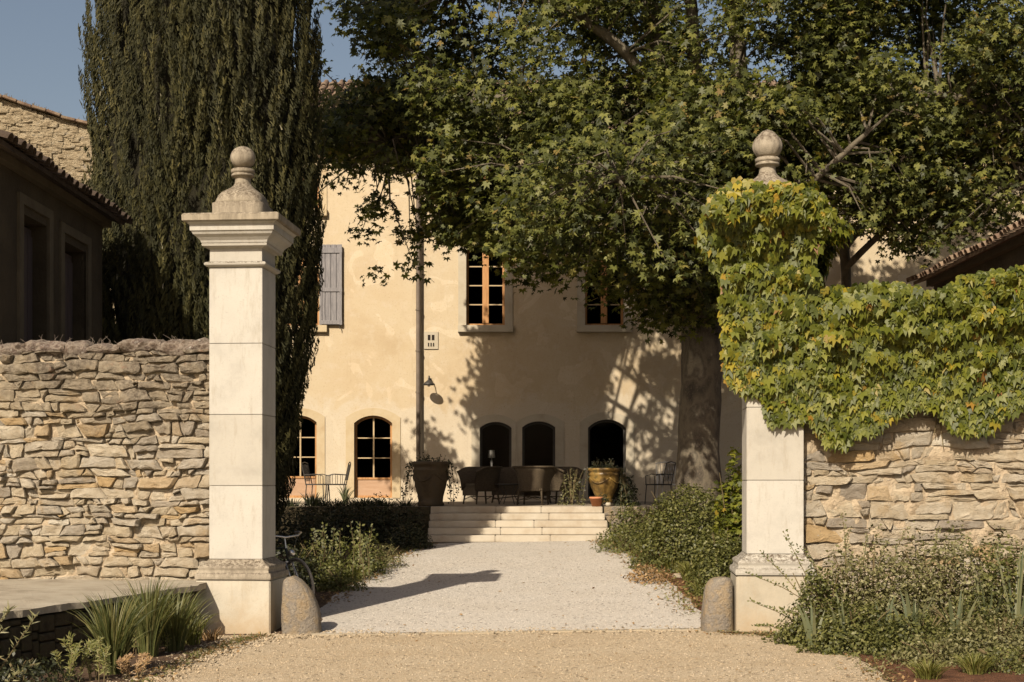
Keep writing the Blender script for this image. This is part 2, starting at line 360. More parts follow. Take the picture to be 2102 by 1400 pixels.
M['leaf_lime'] = leafmat('yellow_green_grass', [(0, (.09, .10, .022)), (.6, (.155, .155, .036)), (1, (.25, .22, .08))], .3)
M['blade'] = leafmat('grass_blade', [(0, (.05, .062, .020)), (.6, (.11, .12, .038)), (1, (.21, .19, .075))], .3)
M['blade_grey'] = leafmat('iris_blade', [(0, (.075, .090, .045)), (.6, (.115, .130, .065)), (1, (.17, .17, .085))], .22, tcol=(1.1, 1.2, .7))
M['dry'] = leafmat('dry_leaf', [(0, (.16, .09, .04)), (1, (.34, .22, .10))], .2)

# ------------------------------------------------------------------ leaf clouds (numpy)
def frames(nrm, roll):
    nrm = nrm / np.linalg.norm(nrm, axis=1)[:, None]
    ref = np.where(np.abs(nrm[:, 2:3]) < .95, np.array([[0., 0, 1.]]), np.array([[1., 0, 0]]))
    a = np.cross(ref, nrm); a /= np.linalg.norm(a, axis=1)[:, None]; b = np.cross(nrm, a)   # b is 'up' along the leaf
    c, s = np.cos(roll)[:, None], np.sin(roll)[:, None]
    return a * c + b * s, -a * s + b * c, nrm
def cloud(name, tv, tf, P, nrm, roll, size, matl, parent, rv=None, kind=None, label=None):
    tv = np.asarray(tv, float); k = len(tv); n = len(P)
    A, B, Nn = frames(np.asarray(nrm, float), roll)
    V = (P[:, None, :] + size[:, None, None] * (tv[None, :, 0:1] * A[:, None, :] + tv[None, :, 1:2] * B[:, None, :] + tv[None, :, 2:3] * Nn[:, None, :])).reshape(-1, 3)
    lens = np.array([len(f) for f in tf]); flat = np.concatenate([np.array(f) for f in tf])
    L = (flat[None, :] + (np.arange(n) * k)[:, None]).ravel()
    me = bpy.data.meshes.new(name)
    me.vertices.add(len(V)); me.vertices.foreach_set('co', V.astype(np.float32).ravel())
    me.loops.add(len(L)); me.loops.foreach_set('vertex_index', L.astype(np.int32))
    LT = np.tile(lens, n); st = np.concatenate([[0], np.cumsum(LT)[:-1]])
    me.polygons.add(len(LT)); me.polygons.foreach_set('loop_start', st.astype(np.int32)); me.polygons.foreach_set('loop_total', LT.astype(np.int32))
    me.update(calc_edges=True)
    if rv is None: rv = npr.random(n)
    at = me.attributes.new('rnd', 'FLOAT', 'FACE'); at.data.foreach_set('value', np.repeat(rv, len(tf)).astype(np.float32))
    me.materials.append(matl)
    o = link(name, me, parent)
    if kind: o['kind'] = kind
    if label: o['label'] = label
    return o
def setrnd(me, v):
    at = me.attributes.new('rnd', 'FLOAT', 'FACE'); at.data.foreach_set('value', np.full(len(me.polygons), v, np.float32))
# leaf templates: local x across, y along (stem at 0 -> tip +), z normal
def lobed(lobes, notch, depth=.12):
    """palmate outline from (angle, length) lobes, drooping at the rim"""
    pts = [(0, 0, 0)]; ring = []
    for i, (a, l) in enumerate(lobes):
        if i: 
            am = (a + lobes[i - 1][0]) / 2; ring.append((math.sin(R(am)) * notch, math.cos(R(am)) * notch, 0.02))
        ring.append((math.sin(R(a)) * l, math.cos(R(a)) * l, -depth * l))
    pts += ring; return pts, [(0, i + 1, i + 2)[::-1] for i in range(len(ring) - 1)]
PL_V, PL_F = lobed([(-150, .28), (-100, .50), (-48, .62), (0, .72), (48, .62), (100, .50), (150, .28)], .30)
IV_V, IV_F = lobed([(-150, .30), (-95, .46), (-42, .60), (0, .82), (42, .60), (95, .46), (150, .30)], .40, .22)
SM_V, SM_F = [(0, 0, 0), (-.28, .45, .06), (0, 1, 0), (.28, .45, .06)], [(0, 3, 2, 1)]
NE_V, NE_F = [(-.08, 0, 0), (.08, 0, 0), (.10, .5, .03), (0, 1, 0), (-.10, .5, .03)], [(0, 1, 2, 3, 4)]

def upn(n, up=1.0, spread=1.0):
    v = npr.normal(size=(n, 3)) * spread; v[:, 2] += up; return v
def shrub(name, label, c, rad, n, size, matl, cat='shrub', tpl=(SM_V, SM_F), group=None, bumpy=.25, stems=6, top_stems=0, parts='foliage', seed=0):
    g = np.random.default_rng(100 + seed)
    t = thing(name, label, cat, c, 0, group)
    d = g.normal(size=(n, 3)); d /= np.linalg.norm(d, axis=1)[:, None]; d[:, 2] = np.abs(d[:, 2]) * 1.0 - .12
    r = g.random(n) ** .28
    nz = np.array([noise.noise(Vector(x * 2.3) + Vector((seed, 0, 0))) for x in d])
    r = r * (1 + bumpy * nz)
    P = np.array(c) + d * r[:, None] * np.array(rad)
    P[:, 2] = np.maximum(P[:, 2], c[2] + .01)
    nrm = d * 1.1 + g.normal(size=(n, 3)) * .7; nrm[:, 2] += .5
    cloud('foliage', *tpl, P, nrm, g.random(n) * 6.28, size * (.6 + .8 * g.random(n)), matl, t)
    s = G()
    for i in range(stems):
        a = g.random() * 6.28; q = g.random() * .75
        e = Vector(c) + Vector((math.cos(a) * rad[0] * q, math.sin(a) * rad[1] * q, rad[2] * .8))
        m_ = Vector(c).lerp(e, .5) + Vector((0, 0, .05))
        s.tube([Vector(c) - Vector((0, 0, .05)), m_, e], [.014, .009, .004], 5)
    s.make('stem', M['stem'], t)
    return t
def blades(name, label, c, n, h, spread, wd, matl, cat='grass tuft', group=None, droop=.5, seed=0, solo=0, base=.05, tiplight=False):
    """tuft of arching blades; solo blades are parts of their own"""
    g = random.Random(seed + 500); t = thing(name, label, cat, c, 0, group)
    acc = G(); Rv = []
    def one(gm, hh, ww):
        a = g.random() * 6.283; b0 = base * g.random(); sp = spread * (.2 + .8 * g.random()); d = Vector((math.cos(a), math.sin(a), 0)); sd_ = Vector((-d.y, d.x, 0)) if g.random() < .5 else Vector((1, .2 * g.uniform(-1, 1), 0)).normalized()
        V = []; k = 6
        for i in range(k + 1):
            u = i / k; p = Vector(c) + d * (b0 + sp * u ** 1.6) + Vector((0, 0, hh * (u - droop * .5 * u ** 3)))
            w_ = ww * (1 - u ** 2.2) * (.6 + .8 * min(1, u * 3)) + .0008
            V += [p - sd_ * w_ / 2, p + sd_ * w_ / 2]
        gm.add(V, [(2 * i, 2 * i + 1, 2 * i + 3, 2 * i + 2) for i in range(k)]); return k
    for i in range(n):
        k = one(acc, h * g.uniform(.55, 1.05), wd * g.uniform(.7, 1.2)); r_ = g.random(); Rv += [r_] * k
    if n:
        o = acc.make('foliage' if solo else 'blades', matl, t)
        o.data.attributes.new('rnd', 'FLOAT', 'FACE').data.foreach_set('value', Rv)
    for i in range(solo):
        q = G(); one(q, h * g.uniform(.8, 1.15), wd * g.uniform(1.3, 1.9)); o = q.make('leaf', matl, t); setrnd(o.data, g.random())
    return t
def sprig(acc, stems, base, tip, n, size, g, side=.05):
    b, e = Vector(base), Vector(tip); mid = b.lerp(e, .55) + Vector((g.uniform(-.05, .05), 0, .04))
    pts = [b, b.lerp(mid, .5), mid, mid.lerp(e, .5), e]; stems.tube(pts, [.006, .005, .004, .003, .0015], 5)
    for i in range(n):
        u = .15 + .85 * i / n; q = u * 4; k = min(3, int(q)); p = pts[k].lerp(pts[k + 1], q - k)
        dd = (e - b).normalized(); o = Vector((g.uniform(-1, 1), g.uniform(-1, 1), g.uniform(-.2, .6))); nn = Vector((g.uniform(-.6, .6), -1, g.uniform(.1, .9)))
        acc.append((tuple(p + o * side * .3), tuple(nn), g.uniform(-1.6, 1.6), size * g.uniform(.7, 1.3)))
def acc_cloud(name, acc, tpl, matl, t):
    a = np.array([x[0] for x in acc]); b = np.array([x[1] for x in acc]); r_ = np.array([x[2] for x in acc]); s_ = np.array([x[3] for x in acc])
    return cloud(name, *tpl, a, b, r_, s_, matl, t)

# ================================================================== GROUND
def sheet(name, x0, x1, y0, y1, nx, ny, matl, off=0.0, inside=None, rough=0.0):
    V = []; idx = {}; Fc = []
    for j in range(ny + 1):
        for i in range(nx + 1):
            X = x0 + (x1 - x0) * i / nx; Y = y0 + (y1 - y0) * j / ny
            V.append((X, Y, gz(X, Y) + off + (rough * noise.noise(Vector((X * 2.1, Y * 2.1, 3))) if rough else 0)))
    for j in range(ny):
        for i in range(nx):
            if inside:
                cx = x0 + (x1 - x0) * (i + .5) / nx; cy = y0 + (y1 - y0) * (j + .5) / ny
                if not inside(cx, cy): continue
            a = j * (nx + 1) + i; Fc.append((a, a + 1, a + nx + 2, a + nx + 1))
    me = mesh_from(name, V, Fc, matl, True); o = link(name, me); o['kind'] = 'structure'; return o
# one ground sheet, dense near the gate and stretched to the horizon
xs = [-900, -300, -100, -40, -20] + [-12 + i * .5 for i in range(53)] + [20, 40, 100, 300, 900]
ys = [-600, -200, -60, -20, -5, 0, 4] + [7 + i * .5 for i in range(44)] + [32, 40, 60, 120, 400, 1200]
V = [(x, y, gz(x, y)) for y in ys for x in xs]; nX = len(xs)
Fc = [(j * nX + i, j * nX + i + 1, (j + 1) * nX + i + 1, (j + 1) * nX + i) for j in range(len(ys) - 1) for i in range(nX - 1)]
gm = mesh_from('ground', V, Fc, M['forecourt'], True); gm.materials.append(M['unseen_ground'])
for p in gm.polygons:
    c_ = p.center
    if c_.y < 7 or abs(c_.x) > 7 or c_.y > 29: p.material_index = 1  # unseen ground around the camera made dark to cut bounce light
o = link('ground', gm); o['kind'] = 'structure'

def strip(name, left, right, matl, off, n=60, wob=0.0, m=24):
    """gravel or soil sheet between two edge lines given as (X, Y) lists with the same Y span"""
    def at(L, Y):
        for (xa, ya), (xb, yb) in zip(L, L[1:]):
            if ya <= Y <= yb: return xa + (xb - xa) * (Y - ya) / (yb - ya)
        return L[-1][0] if Y > L[-1][1] else L[0][0]
    y0, y1 = max(left[0][1], right[0][1]), min(left[-1][1], right[-1][1]); V = []
    for j in range(n + 1):
        Y = y0 + (y1 - y0) * j / n
        a = at(left, Y) + wob * noise.noise(Vector((1.7, Y * 2.2, 0))); b = at(right, Y) + wob * noise.noise(Vector((9.1, Y * 2.2, 0)))
        for i in range(m + 1):
            X = a + (b - a) * i / m; V.append((X, Y, gz(X, Y) + off))
    Fc = [(j * (m + 1) + i, j * (m + 1) + i + 1, (j + 1) * (m + 1) + i + 1, (j + 1) * (m + 1) + i) for j in range(n) for i in range(m)]
    o = link(name, mesh_from(name, V, Fc, matl, True)); o['kind'] = 'structure'; return o
Lq = [GP(*p) for p in ((655, 1299), (668, 1240), (705, 1212), (760, 1180), (810, 1145), (850, 1125), (884, 1113))]
Rq = [GP(*p) for p in ((1445, 1299), (1444, 1262), (1405, 1222), (1350, 1178), (1300, 1145), (1262, 1121), (1243, 1113))]
Lq[0] = (Lq[0][0], 15.42); Rq[0] = (Rq[0][0], 15.42); Lq[-1] = (Lq[-1][0], 27.1); Rq[-1] = (Rq[-1][0], 27.1)
strip('drive', Lq, Rq, M['drive'], .008, wob=.10)
strip('soil_bed', [(-9, 15.45), (-9, 28.3)], [(-2.15, 15.45), (-1.2, 22), (-1.3, 28.3)], M['soil_dark'], .004)
strip('soil_bed', [(1.6, 15.45), (1.2, 22), (1.5, 28.3)], [(12, 15.45), (12, 28.3)], M['soil'], .004)
# threshold strip flush between the guard stones
g = G()
for x0, x1 in ((-2.16, -.95), (-.93, .35), (.37, 1.3), (1.32, 2.12)):
    g = G().box(((x0 + x1) / 2, 15.32, gz((x0 + x1) / 2, 15.3) - .04), (x1 - x0, .14, .102))
    o = g.make('threshold_slab', M['kerb'], None, bevel=.006); setp(o, kind='structure')

# ================================================================== GATE PILLARS
TH = -R(4.5)
UV = Vector((math.cos(TH), math.sin(TH), 0)); NV = Vector((math.sin(TH), -math.cos(TH), 0))   # along the wall, towards the camera
def sq(hw, z, ex=0.0, n=1, pw=None, cx=0, cy=0):
    """square or rounded-square section"""
    if pw is None: return [Vector((cx + i * hw, cy + j * hw, z)) for i, j in ((-1, -1), (1, -1), (1, 1), (-1, 1))]
    r = []
    for k in range(32):
        a = 2 * math.pi * (k + .5) / 32; c, s = math.cos(a), math.sin(a)
        q = (abs(c) ** pw + abs(s) ** pw) ** (-1 / pw); r.append(Vector((cx + c * q * hw, cy + s * q * hw, z)))
    return r
def pillar(x, y, zg, label, fluted, joints, ztop, lean=0.0):
    t = thing('gate_pillar', label, 'gate pillar', (x, y, zg), TH, 'gate pillars')
    L = lambda g_, n_, m_, **k: g_.make(n_, m_, t, local=True, **k)
    hz = lambda z: z - zg
    L(G().rings([sq(.413, -.12), sq(.413, .60)]), 'plinth', M['plinth'], bevel=.012)
    mz = [(.420, .604), (.425, .63), (.418, .668), (.392, .676), (.388, .705), (.398, .73), (.390, .752), (.345, .775), (.32, .80), (.303, .822)]
    L(G().rings([sq(a, b) for a, b in mz]), 'base_moulding', M['pillar_old'] if not fluted else M['pillar'], bevel=.004)
    zs = [.8225] + [hz(j) for j in joints]
    zc = hz(ztop)                       # top of the cornice slab
    neck = zc - .56
    zs.append(neck)
    for a, b in zip(zs, zs[1:]):
        hw = .2975
        L(G().rings([sq(hw, a + .0018), sq(hw - .0005, b - .0018)]), 'block', M['pillar'], bevel=.004)
    L(G().rings([sq(.28, .83), sq(.28, neck - .01)]), 'core', M['mortar'])
    # astragal, frieze, cornice
    pr = [(.300, 0), (.325, .008), (.342, .022), (.346, .040), (.338, .052), (.305, .060), (.293, .066), (.292, .205), (.31, .218), (.318, .222),
          (.360, .226), (.366, .250), (.360, .254), (.362, .258)]
    L(G().rings([sq(a, neck + .001 + b) for a, b in pr]), 'necking', M['pillar'], bevel=.002)
    pr = [(.366, .260), (.375, .285), (.405, .318), (.438, .345), (.452, .372), (.452, .378), (.466, .380), (.468, .448), (.478, .452), (.492, .470), (.500, .474)]
    L(G().rings([sq(a, neck + b) for a, b in pr]), 'cornice', M['pillar'], bevel=.002)
    L(G().rings([sq(.535, neck + .476), sq(.538, neck + .545), sq(.52, neck + .562), sq(.30, neck + .575)]), 'cap_slab', M['pillar_old'], bevel=.006)
    z0 = neck + .576; f = G()
    prof = [(.284, 0, 12), (.286, .012, 12), (.286, .146, 12), (.282, .152, 12), (.258, .156, 9), (.262, .17, 7), (.260, .20, 5), (.245, .245, 4.2), (.215, .285, 3.6), (.175, .315, 3), (.135, .345, 2.5), (.105, .375, 2.2),
            (.092, .40, 2), (.086, .44, 2), (.090, .465, 2), (.112, .475, 2), (.128, .480, 2), (.128, .50, 2), (.118, .505, 2), (.122, .515, 2), (.132, .52, 2), (.132, .553, 2), (.12, .562, 2), (.09, .570, 2)]
    f.rings([sq(a, z0 + b, pw=p, cx=lean) for a, b, p in prof]); fo = L(f, 'finial', M['pillar_old'], smooth=False, bevel=0)
    for i_, p in enumerate(fo.data.polygons): p.use_smooth = p.normal.z < .9 and abs(p.center.z - (z0 + .15)) > .02
    b = G(); k = 48; rr = []
    for i in range(15):
        u = i / 14; 
        if fluted:
            r_ = .156 * (math.sin(math.pi * min(1, .16 + .84 * u * .98)) ** .62) * (1 - .10 * u) * (1.0 if u < .97 else .3); zz = .568 + .30 * u
            fl = lambda q: 1 + .085 * abs(math.sin(math.pi * 11 * q)) * math.sin(math.pi * min(1, u + .1))
        else:
            a = -1.2 + 2.76 * u; r_ = .137 * math.cos(a) + .002; zz = .568 + .125 + .128 * math.sin(a); fl = lambda q: 1
        rr.append([Vector((lean + r_ * fl(j / k) * math.cos(2 * math.pi * j / k), r_ * fl(j / k) * math.sin(2 * math.pi * j / k), z0 + zz)) for j in range(k)])
    b.rings(rr); L(b, 'bud' if fluted else 'ball', M['pillar_old'], smooth=True)
    return t
YL, YR = 15.65, 15.0
XL = PX(484, YL); XR = PX(1591, YR)
cl = Vector((XL, YL, 0)) - NV * .2975; cr = Vector((XR, YR, 0)) - NV * .2975
pillar(cl.x, cl.y, -.05, 'tall pale limestone gate pillar with a round ball on top, bare of creeper', False, [PZ(y, YL) for y in (997, 851, 705)], PZ(444, YL) + .0)
pillar(cr.x, cr.y, .04, 'tall pale limestone gate pillar with a fluted bud on top, cloaked in green creeper', True, [PZ(y, YR) for y in (986, 836, 690)], PZ(424, YR), lean=-.05)

# guard stones at the foot of the pillars
def guard(px0, px1, pyt, pyb, Y, label, mirror, group='guard stones at the gate'):
    xa, xb = PX(px0, Y), PX(px1, Y); w_ = xb - xa; x = (xa + xb) / 2; g0 = gz(x, Y); h = PZ(pyt, Y) - g0
    U = [-.15, 0, .15, .3, .45, .6, .72, .82, .90, .95, .985, 1.0]
    if mirror: Lf = [0, 0, .01, .02, .04, .07, .10, .14, .20, .28, .40, .55]; Rt = [1, 1, 1, 1, .995, .99, .985, .98, .97, .95, .90, .80]
    else: Lf = [0, 0, .0, .0, .0, .01, .015, .02, .03, .06, .14, .24]; Rt = [1, 1, .985, .955, .91, .83, .74, .64, .54, .46, .36, .28]
    rs = []; n = 32
    for u, a, b in zip(U, Lf, Rt):
        c_ = xa + w_ * (a + b) / 2; r = w_ * (b - a) / 2; dy = .20 * (1 if u < .6 else max(.25, 1 - (u - .6) ** 1.6 * 1.6)); ring = []
        for k in range(n):
            an = 2 * math.pi * k / n; cc, ss = math.cos(an), math.sin(an); q = (abs(cc) ** 2.8 + abs(ss) ** 2.8) ** (-1 / 2.8)
            nn = 1 + .05 * noise.noise(Vector((cc * 1.5, ss * 1.5, u * 3 + px0))) + .03 * noise.noise(Vector((cc * 6, ss * 6, u * 9)))
            ring.append(Vector((c_ + cc * q * r * nn, Y + .24 + ss * q * dy * nn, g0 + h * u)))
        rs.append(ring)
    o = G().rings(rs).make('guard_stone', M['guard'], None, smooth=True)
    setp(o, label, 'guard stone', group); return o
guard(572, 656, 1186, 1305, 15.35, 'rounded worn guard stone in front of the bicycle wheel', False)
guard(1445, 1512, 1188, 1299, 15.0, 'squat worn guard stone beside the plinth of the creeper-covered pillar', True)

# ================================================================== RUBBLE WALLS
def clip(poly, nx, ny, c):
    out = []
    for i in range(len(poly)):
        a, b = poly[i], poly[(i + 1) % len(poly)]; da = nx * a[0] + ny * a[1] - c; db = nx * b[0] + ny * b[1] - c
        if da <= 0: out.append(a)
        if (da < 0 < db) or (db < 0 < da):
            t = da / (da - db); out.append((a[0] + (b[0] - a[0]) * t, a[1] + (b[1] - a[1]) * t))
    return out
def rubble_cells(u0, u1, z0, z1, sw, sh, g):
    """irregular courses of four-sided rubble: wavy beds, slanted ends, some stones doubled up"""
    zs = [z0 - .02]; hs = (.6, .8, 1, 1.2, 1.5)
    while zs[-1] < z1 + .1: zs.append(zs[-1] + sh * g.choice(hs))
    B = lambda r, u: zs[r] + .045 * noise.noise(Vector((u * 1.1, r * .30, 1))) + .022 * noise.noise(Vector((u * 3.7, r * 2.3, 5)))
    out = []
    for r in range(len(zs) - 1):
        u = u0 - g.random() * sw; sl = g.uniform(-.03, .03); tall = (zs[r + 1] - zs[r]) / sh
        while u < u1:
            w_ = sw * g.choice((.30, .45, .6, .8, 1, 1.25, 1.6, 1.9)) * (.8 + .3 * tall) * g.uniform(.85, 1.15); s2 = g.uniform(-.045, .045); nb = 2 if w_ > .13 else 1
            jb = lambda: g.uniform(-.013, .013)
            def quad(ta, tb, da=0.0, db=0.0):
                """part of the stone slot between relative heights ta and tb"""
                def pt(q, t, d): 
                    uu = (u - sl + 2 * sl * t) * (1 - q) + (u + w_ - s2 + 2 * s2 * t) * q; a, b = B(r, uu), B(r + 1, uu); return (uu, a + (b - a) * (t + d * (q - .5)))
                P_ = [pt(q / nb, ta, da) for q in range(nb + 1)] + [pt(1 - q / nb, tb, db) for q in range(nb + 1)]
                return [(x + jb(), y + jb() * .8) for x, y in P_]
            k = g.random()
            if tall >= 1.0 and k < .34:
                m_ = g.uniform(.32, .68); d = g.uniform(-.25, .25); ps = [quad(0, m_, 0, d), quad(m_, 1, d, 0)]
            elif tall >= 1.2 and k < .46: ps = [quad(0, .34, 0, .1), quad(.34, .66, .1, -.1), quad(.66, 1, -.1, 0)]
            else: ps = [quad(0, 1)]
            for p in ps:
                p = clip(clip([(x, y) for x, y in p], -1, 0, -u0), 1, 0, u1)
                p = clip(clip(p, 0, -1, -z0) if p else p, 0, 1, z1) if p else p
                if len(p) >= 3: out.append((sum(x for x, _ in p) / len(p), sum(y for _, y in p) / len(p), p))
            u += w_; sl = s2
    return out
def stone_mesh(p, cu, cz, g, gap, O, depth=.16, prot=(.015, .06)):
    # outline: shrink, split, roughen
    n = len(p); q = []
    for i in range(n):
        a, b = p[i], p[(i + 1) % n]; l = math.hypot(b[0] - a[0], b[1] - a[1]); k = 1 if l < .05 else (2 if l < .12 else (3 if l < .22 else 4))
        for s_ in range(k):
            t = (s_ + (.20 if k > 1 else .3) * (s_ == 0)) / k; q.append((a[0] + (b[0] - a[0]) * t, a[1] + (b[1] - a[1]) * t))
            if s_ == 0: q[-1] = (q[-1][0], q[-1][1])
    mu = sum(x for x, _ in q) / len(q); mz = sum(y for _, y in q) / len(q)
    rr = max(.02, min(math.hypot(x - mu, y - mz) for x, y in q))
    amp = min(.019, rr * .19); Q = []
    for x, y in q:
        d = math.hypot(x - mu, y - mz) + 1e-6; s_ = max(.5, 1 - gap / max(rr, .03)) ; s_ = 1 - gap * g.uniform(.5, 1.5) / d
        jx, jy = noise.noise(Vector((x * 17, y * 17, 1.3))) * amp, noise.noise(Vector((x * 17, y * 17, 7.7))) * amp
        Q.append((mu + (x - mu) * s_ + jx + g.uniform(-.35, .35) * amp, mz + (y - mz) * s_ + jy + g.uniform(-.35, .35) * amp))
    pr = g.uniform(*prot); tu, tz = g.uniform(-.20, .20), g.uniform(-.15, .25)
    def P(x, y, d): 
        w_ = O + UV * x + Vector((0, 0, y)) + NV * d; return w_
    V = []; k = len(Q)
    e1, e2 = g.uniform(.3, .75), g.uniform(.80, .93)
    for sc, dd in ((1.0, -depth), (1.0, pr * e1), (e2, pr * .95), (.5, pr + g.uniform(-.006, .012))):
        for i, (x, y) in enumerate(Q):
            X, Y_ = mu + (x - mu) * sc, mz + (y - mz) * sc
            rg = noise.noise(Vector((X * 13, Y_ * 13, 4))) * .022 * (sc < 1)
            V.append(P(X, Y_, dd + (0 if sc == 1 and dd < 0 else (X - mu) * tu + (Y_ - mz) * -tz) + rg))
    V.append(P(mu, mz, pr + .006)); Fc = []
    for r_ in range(3):
        for i in range(k): j = (i + 1) % k; Fc.append((r_ * k + i, r_ * k + j, (r_ + 1) * k + j, (r_ + 1) * k + i))
    for i in range(k): Fc.append((3 * k + i, 3 * k + (i + 1) % k, 4 * k))
    return V, Fc
def rubble_wall(name, label, O, L, z0, z1, sw, sh, seed, matl, thick, keep=None, top=None, prot=(.012, .065), gapw=.006, core='mortar', cored=-.012):
    g = random.Random(seed); t = thing(name, label, 'garden wall', tuple(O + Vector((0, 0, z0))))
    cells = rubble_cells(0, L, z0, z1, sw, sh, g); n = 0; rest = G()
    for su, sz, p in cells:
        zt = top(su) if top else z1
        if min(y for _, y in p) > zt - .03: continue
        p = [(x, min(y, (top(x) if top else z1) + .0)) for x, y in p]
        ar = abs(sum(p[i][0] * p[(i + 1) % len(p)][1] - p[(i + 1) % len(p)][0] * p[i][1] for i in range(len(p)))) / 2
        if ar < .0012: continue
        Vv, Ff = stone_mesh(p, su, sz, g, gapw * (1 if g.random() < .7 else 2.6), O, prot=prot)
        if keep is None or keep(su, sz):
            if n < 298: link('stone', mesh_from('stone', Vv, Ff, matl, False), t); n += 1
            else: rest.add(Vv, Ff)
        else: rest.add(Vv, Ff)
    if rest.V:
        o = rest.make('rubble', matl, t); o['kind'] = 'stuff'
    # mortar core behind the stones, uneven
    V = []; m_ = 110; k_ = 44
    for i in range(m_ + 1):
        u = L * i / m_; zt = (top(u) if top else z1) - .02
        for j in range(k_ + 1):
            z = z0 - .3 + (zt - z0 + .3) * j / k_
            V.append(O + UV * u + Vector((0, 0, z)) + NV * (cored + .034 * noise.noise(Vector((u * 7, z * 7, 1))) + .012 * noise.noise(Vector((u * 31, z * 31, 1)))))
    Fc = [(i * (k_ + 1) + j, (i + 1) * (k_ + 1) + j, (i + 1) * (k_ + 1) + j + 1, i * (k_ + 1) + j + 1) for i in range(m_) for j in range(k_)]
    b_ = len(V)
    for i in (0, 1):
        for zz in (z0 - .3, (top(L * i) if top else z1) - .02): V.append(O + UV * (L * i) + Vector((0, 0, zz)) - NV * thick)
    Fc += [(b_, b_ + 1, b_ + 3, b_ + 2), (0, k_, b_ + 1, b_), (m_ * (k_ + 1), b_ + 2, b_ + 3, m_ * (k_ + 1) + k_)]
    Fc += [tuple([b_ + 1] + [i * (k_ + 1) + k_ for i in range(m_ + 1)] + [b_ + 3])]
    G().add(V, Fc).make('mortar_core', M[core], t)
    print('stones', name, n)
    return t
# left wall: from far left up to the left pillar
lend = cl - UV * .2995 - NV * (-.13)
Lw = 4.6; OL = Vector((lend.x, lend.y, 0)) - UV * Lw
topL = lambda u: 3.10 + .05 * noise.noise(Vector((u * 1.3, 0, 0))) + .03 * noise.noise(Vector((u * 6, 3, 0))) - .06 * (1 - u / Lw)
wl = rubble_wall('rubble_stone_wall', 'sunlit rubble stone wall of pale irregular stones beside the bare pillar, lichened along its top', OL, Lw, .42, 3.2, .20, .108, 5, M['stoneL'], .5, prot=(.004, .085), gapw=.005, core='sandmortar', cored=-.006,
                 keep=lambda u, z: u > 1.75 and z > .3, top=topL)
# lichen-covered rubble cap, lumpy
def cap(parent, O, L, top, seed, hh=.115, thick=.5, matl=None):
    """rough lichened rubble and mortar cap: overlapping lumps of uneven size"""
    g = random.Random(seed); u = -.02
    while u < L - .04:
        w_ = min(g.uniform(.22, .75), L - u + .01); h = hh * g.uniform(.7, 1.35); zc = top(u + w_ / 2) + g.uniform(-.04, .015); rs = []; nk = max(7, int(w_ / .045))
        for k in range(nk + 1):
            x = u - .01 + (w_ + .02) * k / nk; q = min(k, nk - k) / nk * 2; e = min(1, .62 + 1.1 * q); ring = []
            for a in range(20):
                an = math.pi * 2 * a / 20; cc, ss = math.cos(an), math.sin(an); sq_ = (abs(cc) ** 3 + abs(ss) ** 3) ** (-1 / 3)
                yy = cc * sq_ * thick * .52; zz = ss * sq_ * h * e * .75
                nn = 1 + .22 * noise.noise(Vector((x * 5, yy * 5 + 3, zz * 5 + seed)))
                d = .030 * noise.noise(Vector((x * 16, yy * 16, zz * 16 + seed))) + .016 * noise.noise(Vector((x * 40, yy * 40, zz * 40)))
                ring.append(O + UV * x + NV * (-thick * .44 + yy * nn + d) + Vector((0, 0, zc + .03 + zz * nn + d)))
            rs.append(ring)
        G().rings(rs).make('cap_stone', matl or M['lichen'], parent, smooth=False)
        u += w_
cap(wl, OL, Lw, topL, 3)
# right wall: from the right pillar to the right, out of frame
rst = cr + UV * .2995 - NV * (-.13)
OR_ = Vector((rst.x, rst.y, 0)); Lr = 4.3
topR = lambda u: 3.12 + .03 * noise.noise(Vector((u * 2, 5, 0)))
wr = rubble_wall('rubble_stone_wall', 'low-lit rubble stone wall under the hanging creeper, right of the drive', OR_, Lr, .1, 3.2, .26, .120, 21, M['stoneR'], .5, prot=(.004, .045), gapw=.004, core='sandmortar', cored=.002,
                 keep=lambda u, z: u < 2.7 and .75 < z < 2.35, top=topR)
cap(wr, OR_, Lr, topR, 9)
s_w = G(); gw = random.Random(12)
for i in range(60):
    u = gw.choice((2.6, 2.9, 3.3, 1.9, 4.1)) + gw.gauss(0, .12); z = topL(u) + .06; b = OL + UV * u - NV * .12 + Vector((0, 0, z)); h_ = gw.uniform(.04, .15)
    s_w.tube([b, b + Vector((gw.uniform(-.03, .03), 0, h_ * .6)), b + Vector((gw.uniform(-.06, .06), 0, h_))], [.004, .003, .0015], 4)
o = s_w.make('dry_weeds', M['lichen'], wl)

# raised ledge at the left, its low wall turned towards the forecourt
t = thing('raised_ledge', 'low raised ledge with worn grey slab top in front of the left stone wall', 'ledge wall', (-4.6, 13, 0))
e0 = Vector((cl.x, cl.y, 0)) + NV * .40 - UV * .40
A = Vector((-3.36, 15.20, 0)); B = Vector((-4.30, 12.0, 0)); Bx = Vector((-5.3, 8.6, 0))
back0 = Vector((lend.x, lend.y, 0)) + NV * .01; back1 = back0 - UV * 5.2
g = G()
edge = []
for i in range(121):
    u = i / 120; p = A.lerp(Bx, u); j = .05 * noise.noise(Vector((u * 40, 2, 0))) + .035 * noise.noise(Vector((u * 130, 5, 0)))
    edge.append(p + Vector((j, j * .3, 0)))
top_z = .53; n = len(edge); V = []
for i, p in enumerate(edge):
    q = back0.lerp(back1, min(1, i / 100)); 
    for k in range(9):
        a = p.lerp(q, k / 8); V.append((a.x, a.y, top_z + .012 * noise.noise(Vector((a.x * 2, a.y * 2, 0))) - (.012 if k == 0 else 0)))
Fc = [(i * 9 + k, i * 9 + k + 1, (i + 1) * 9 + k + 1, (i + 1) * 9 + k)[::-1] for i in range(n - 1) for k in range(8)]
b0 = len(V)
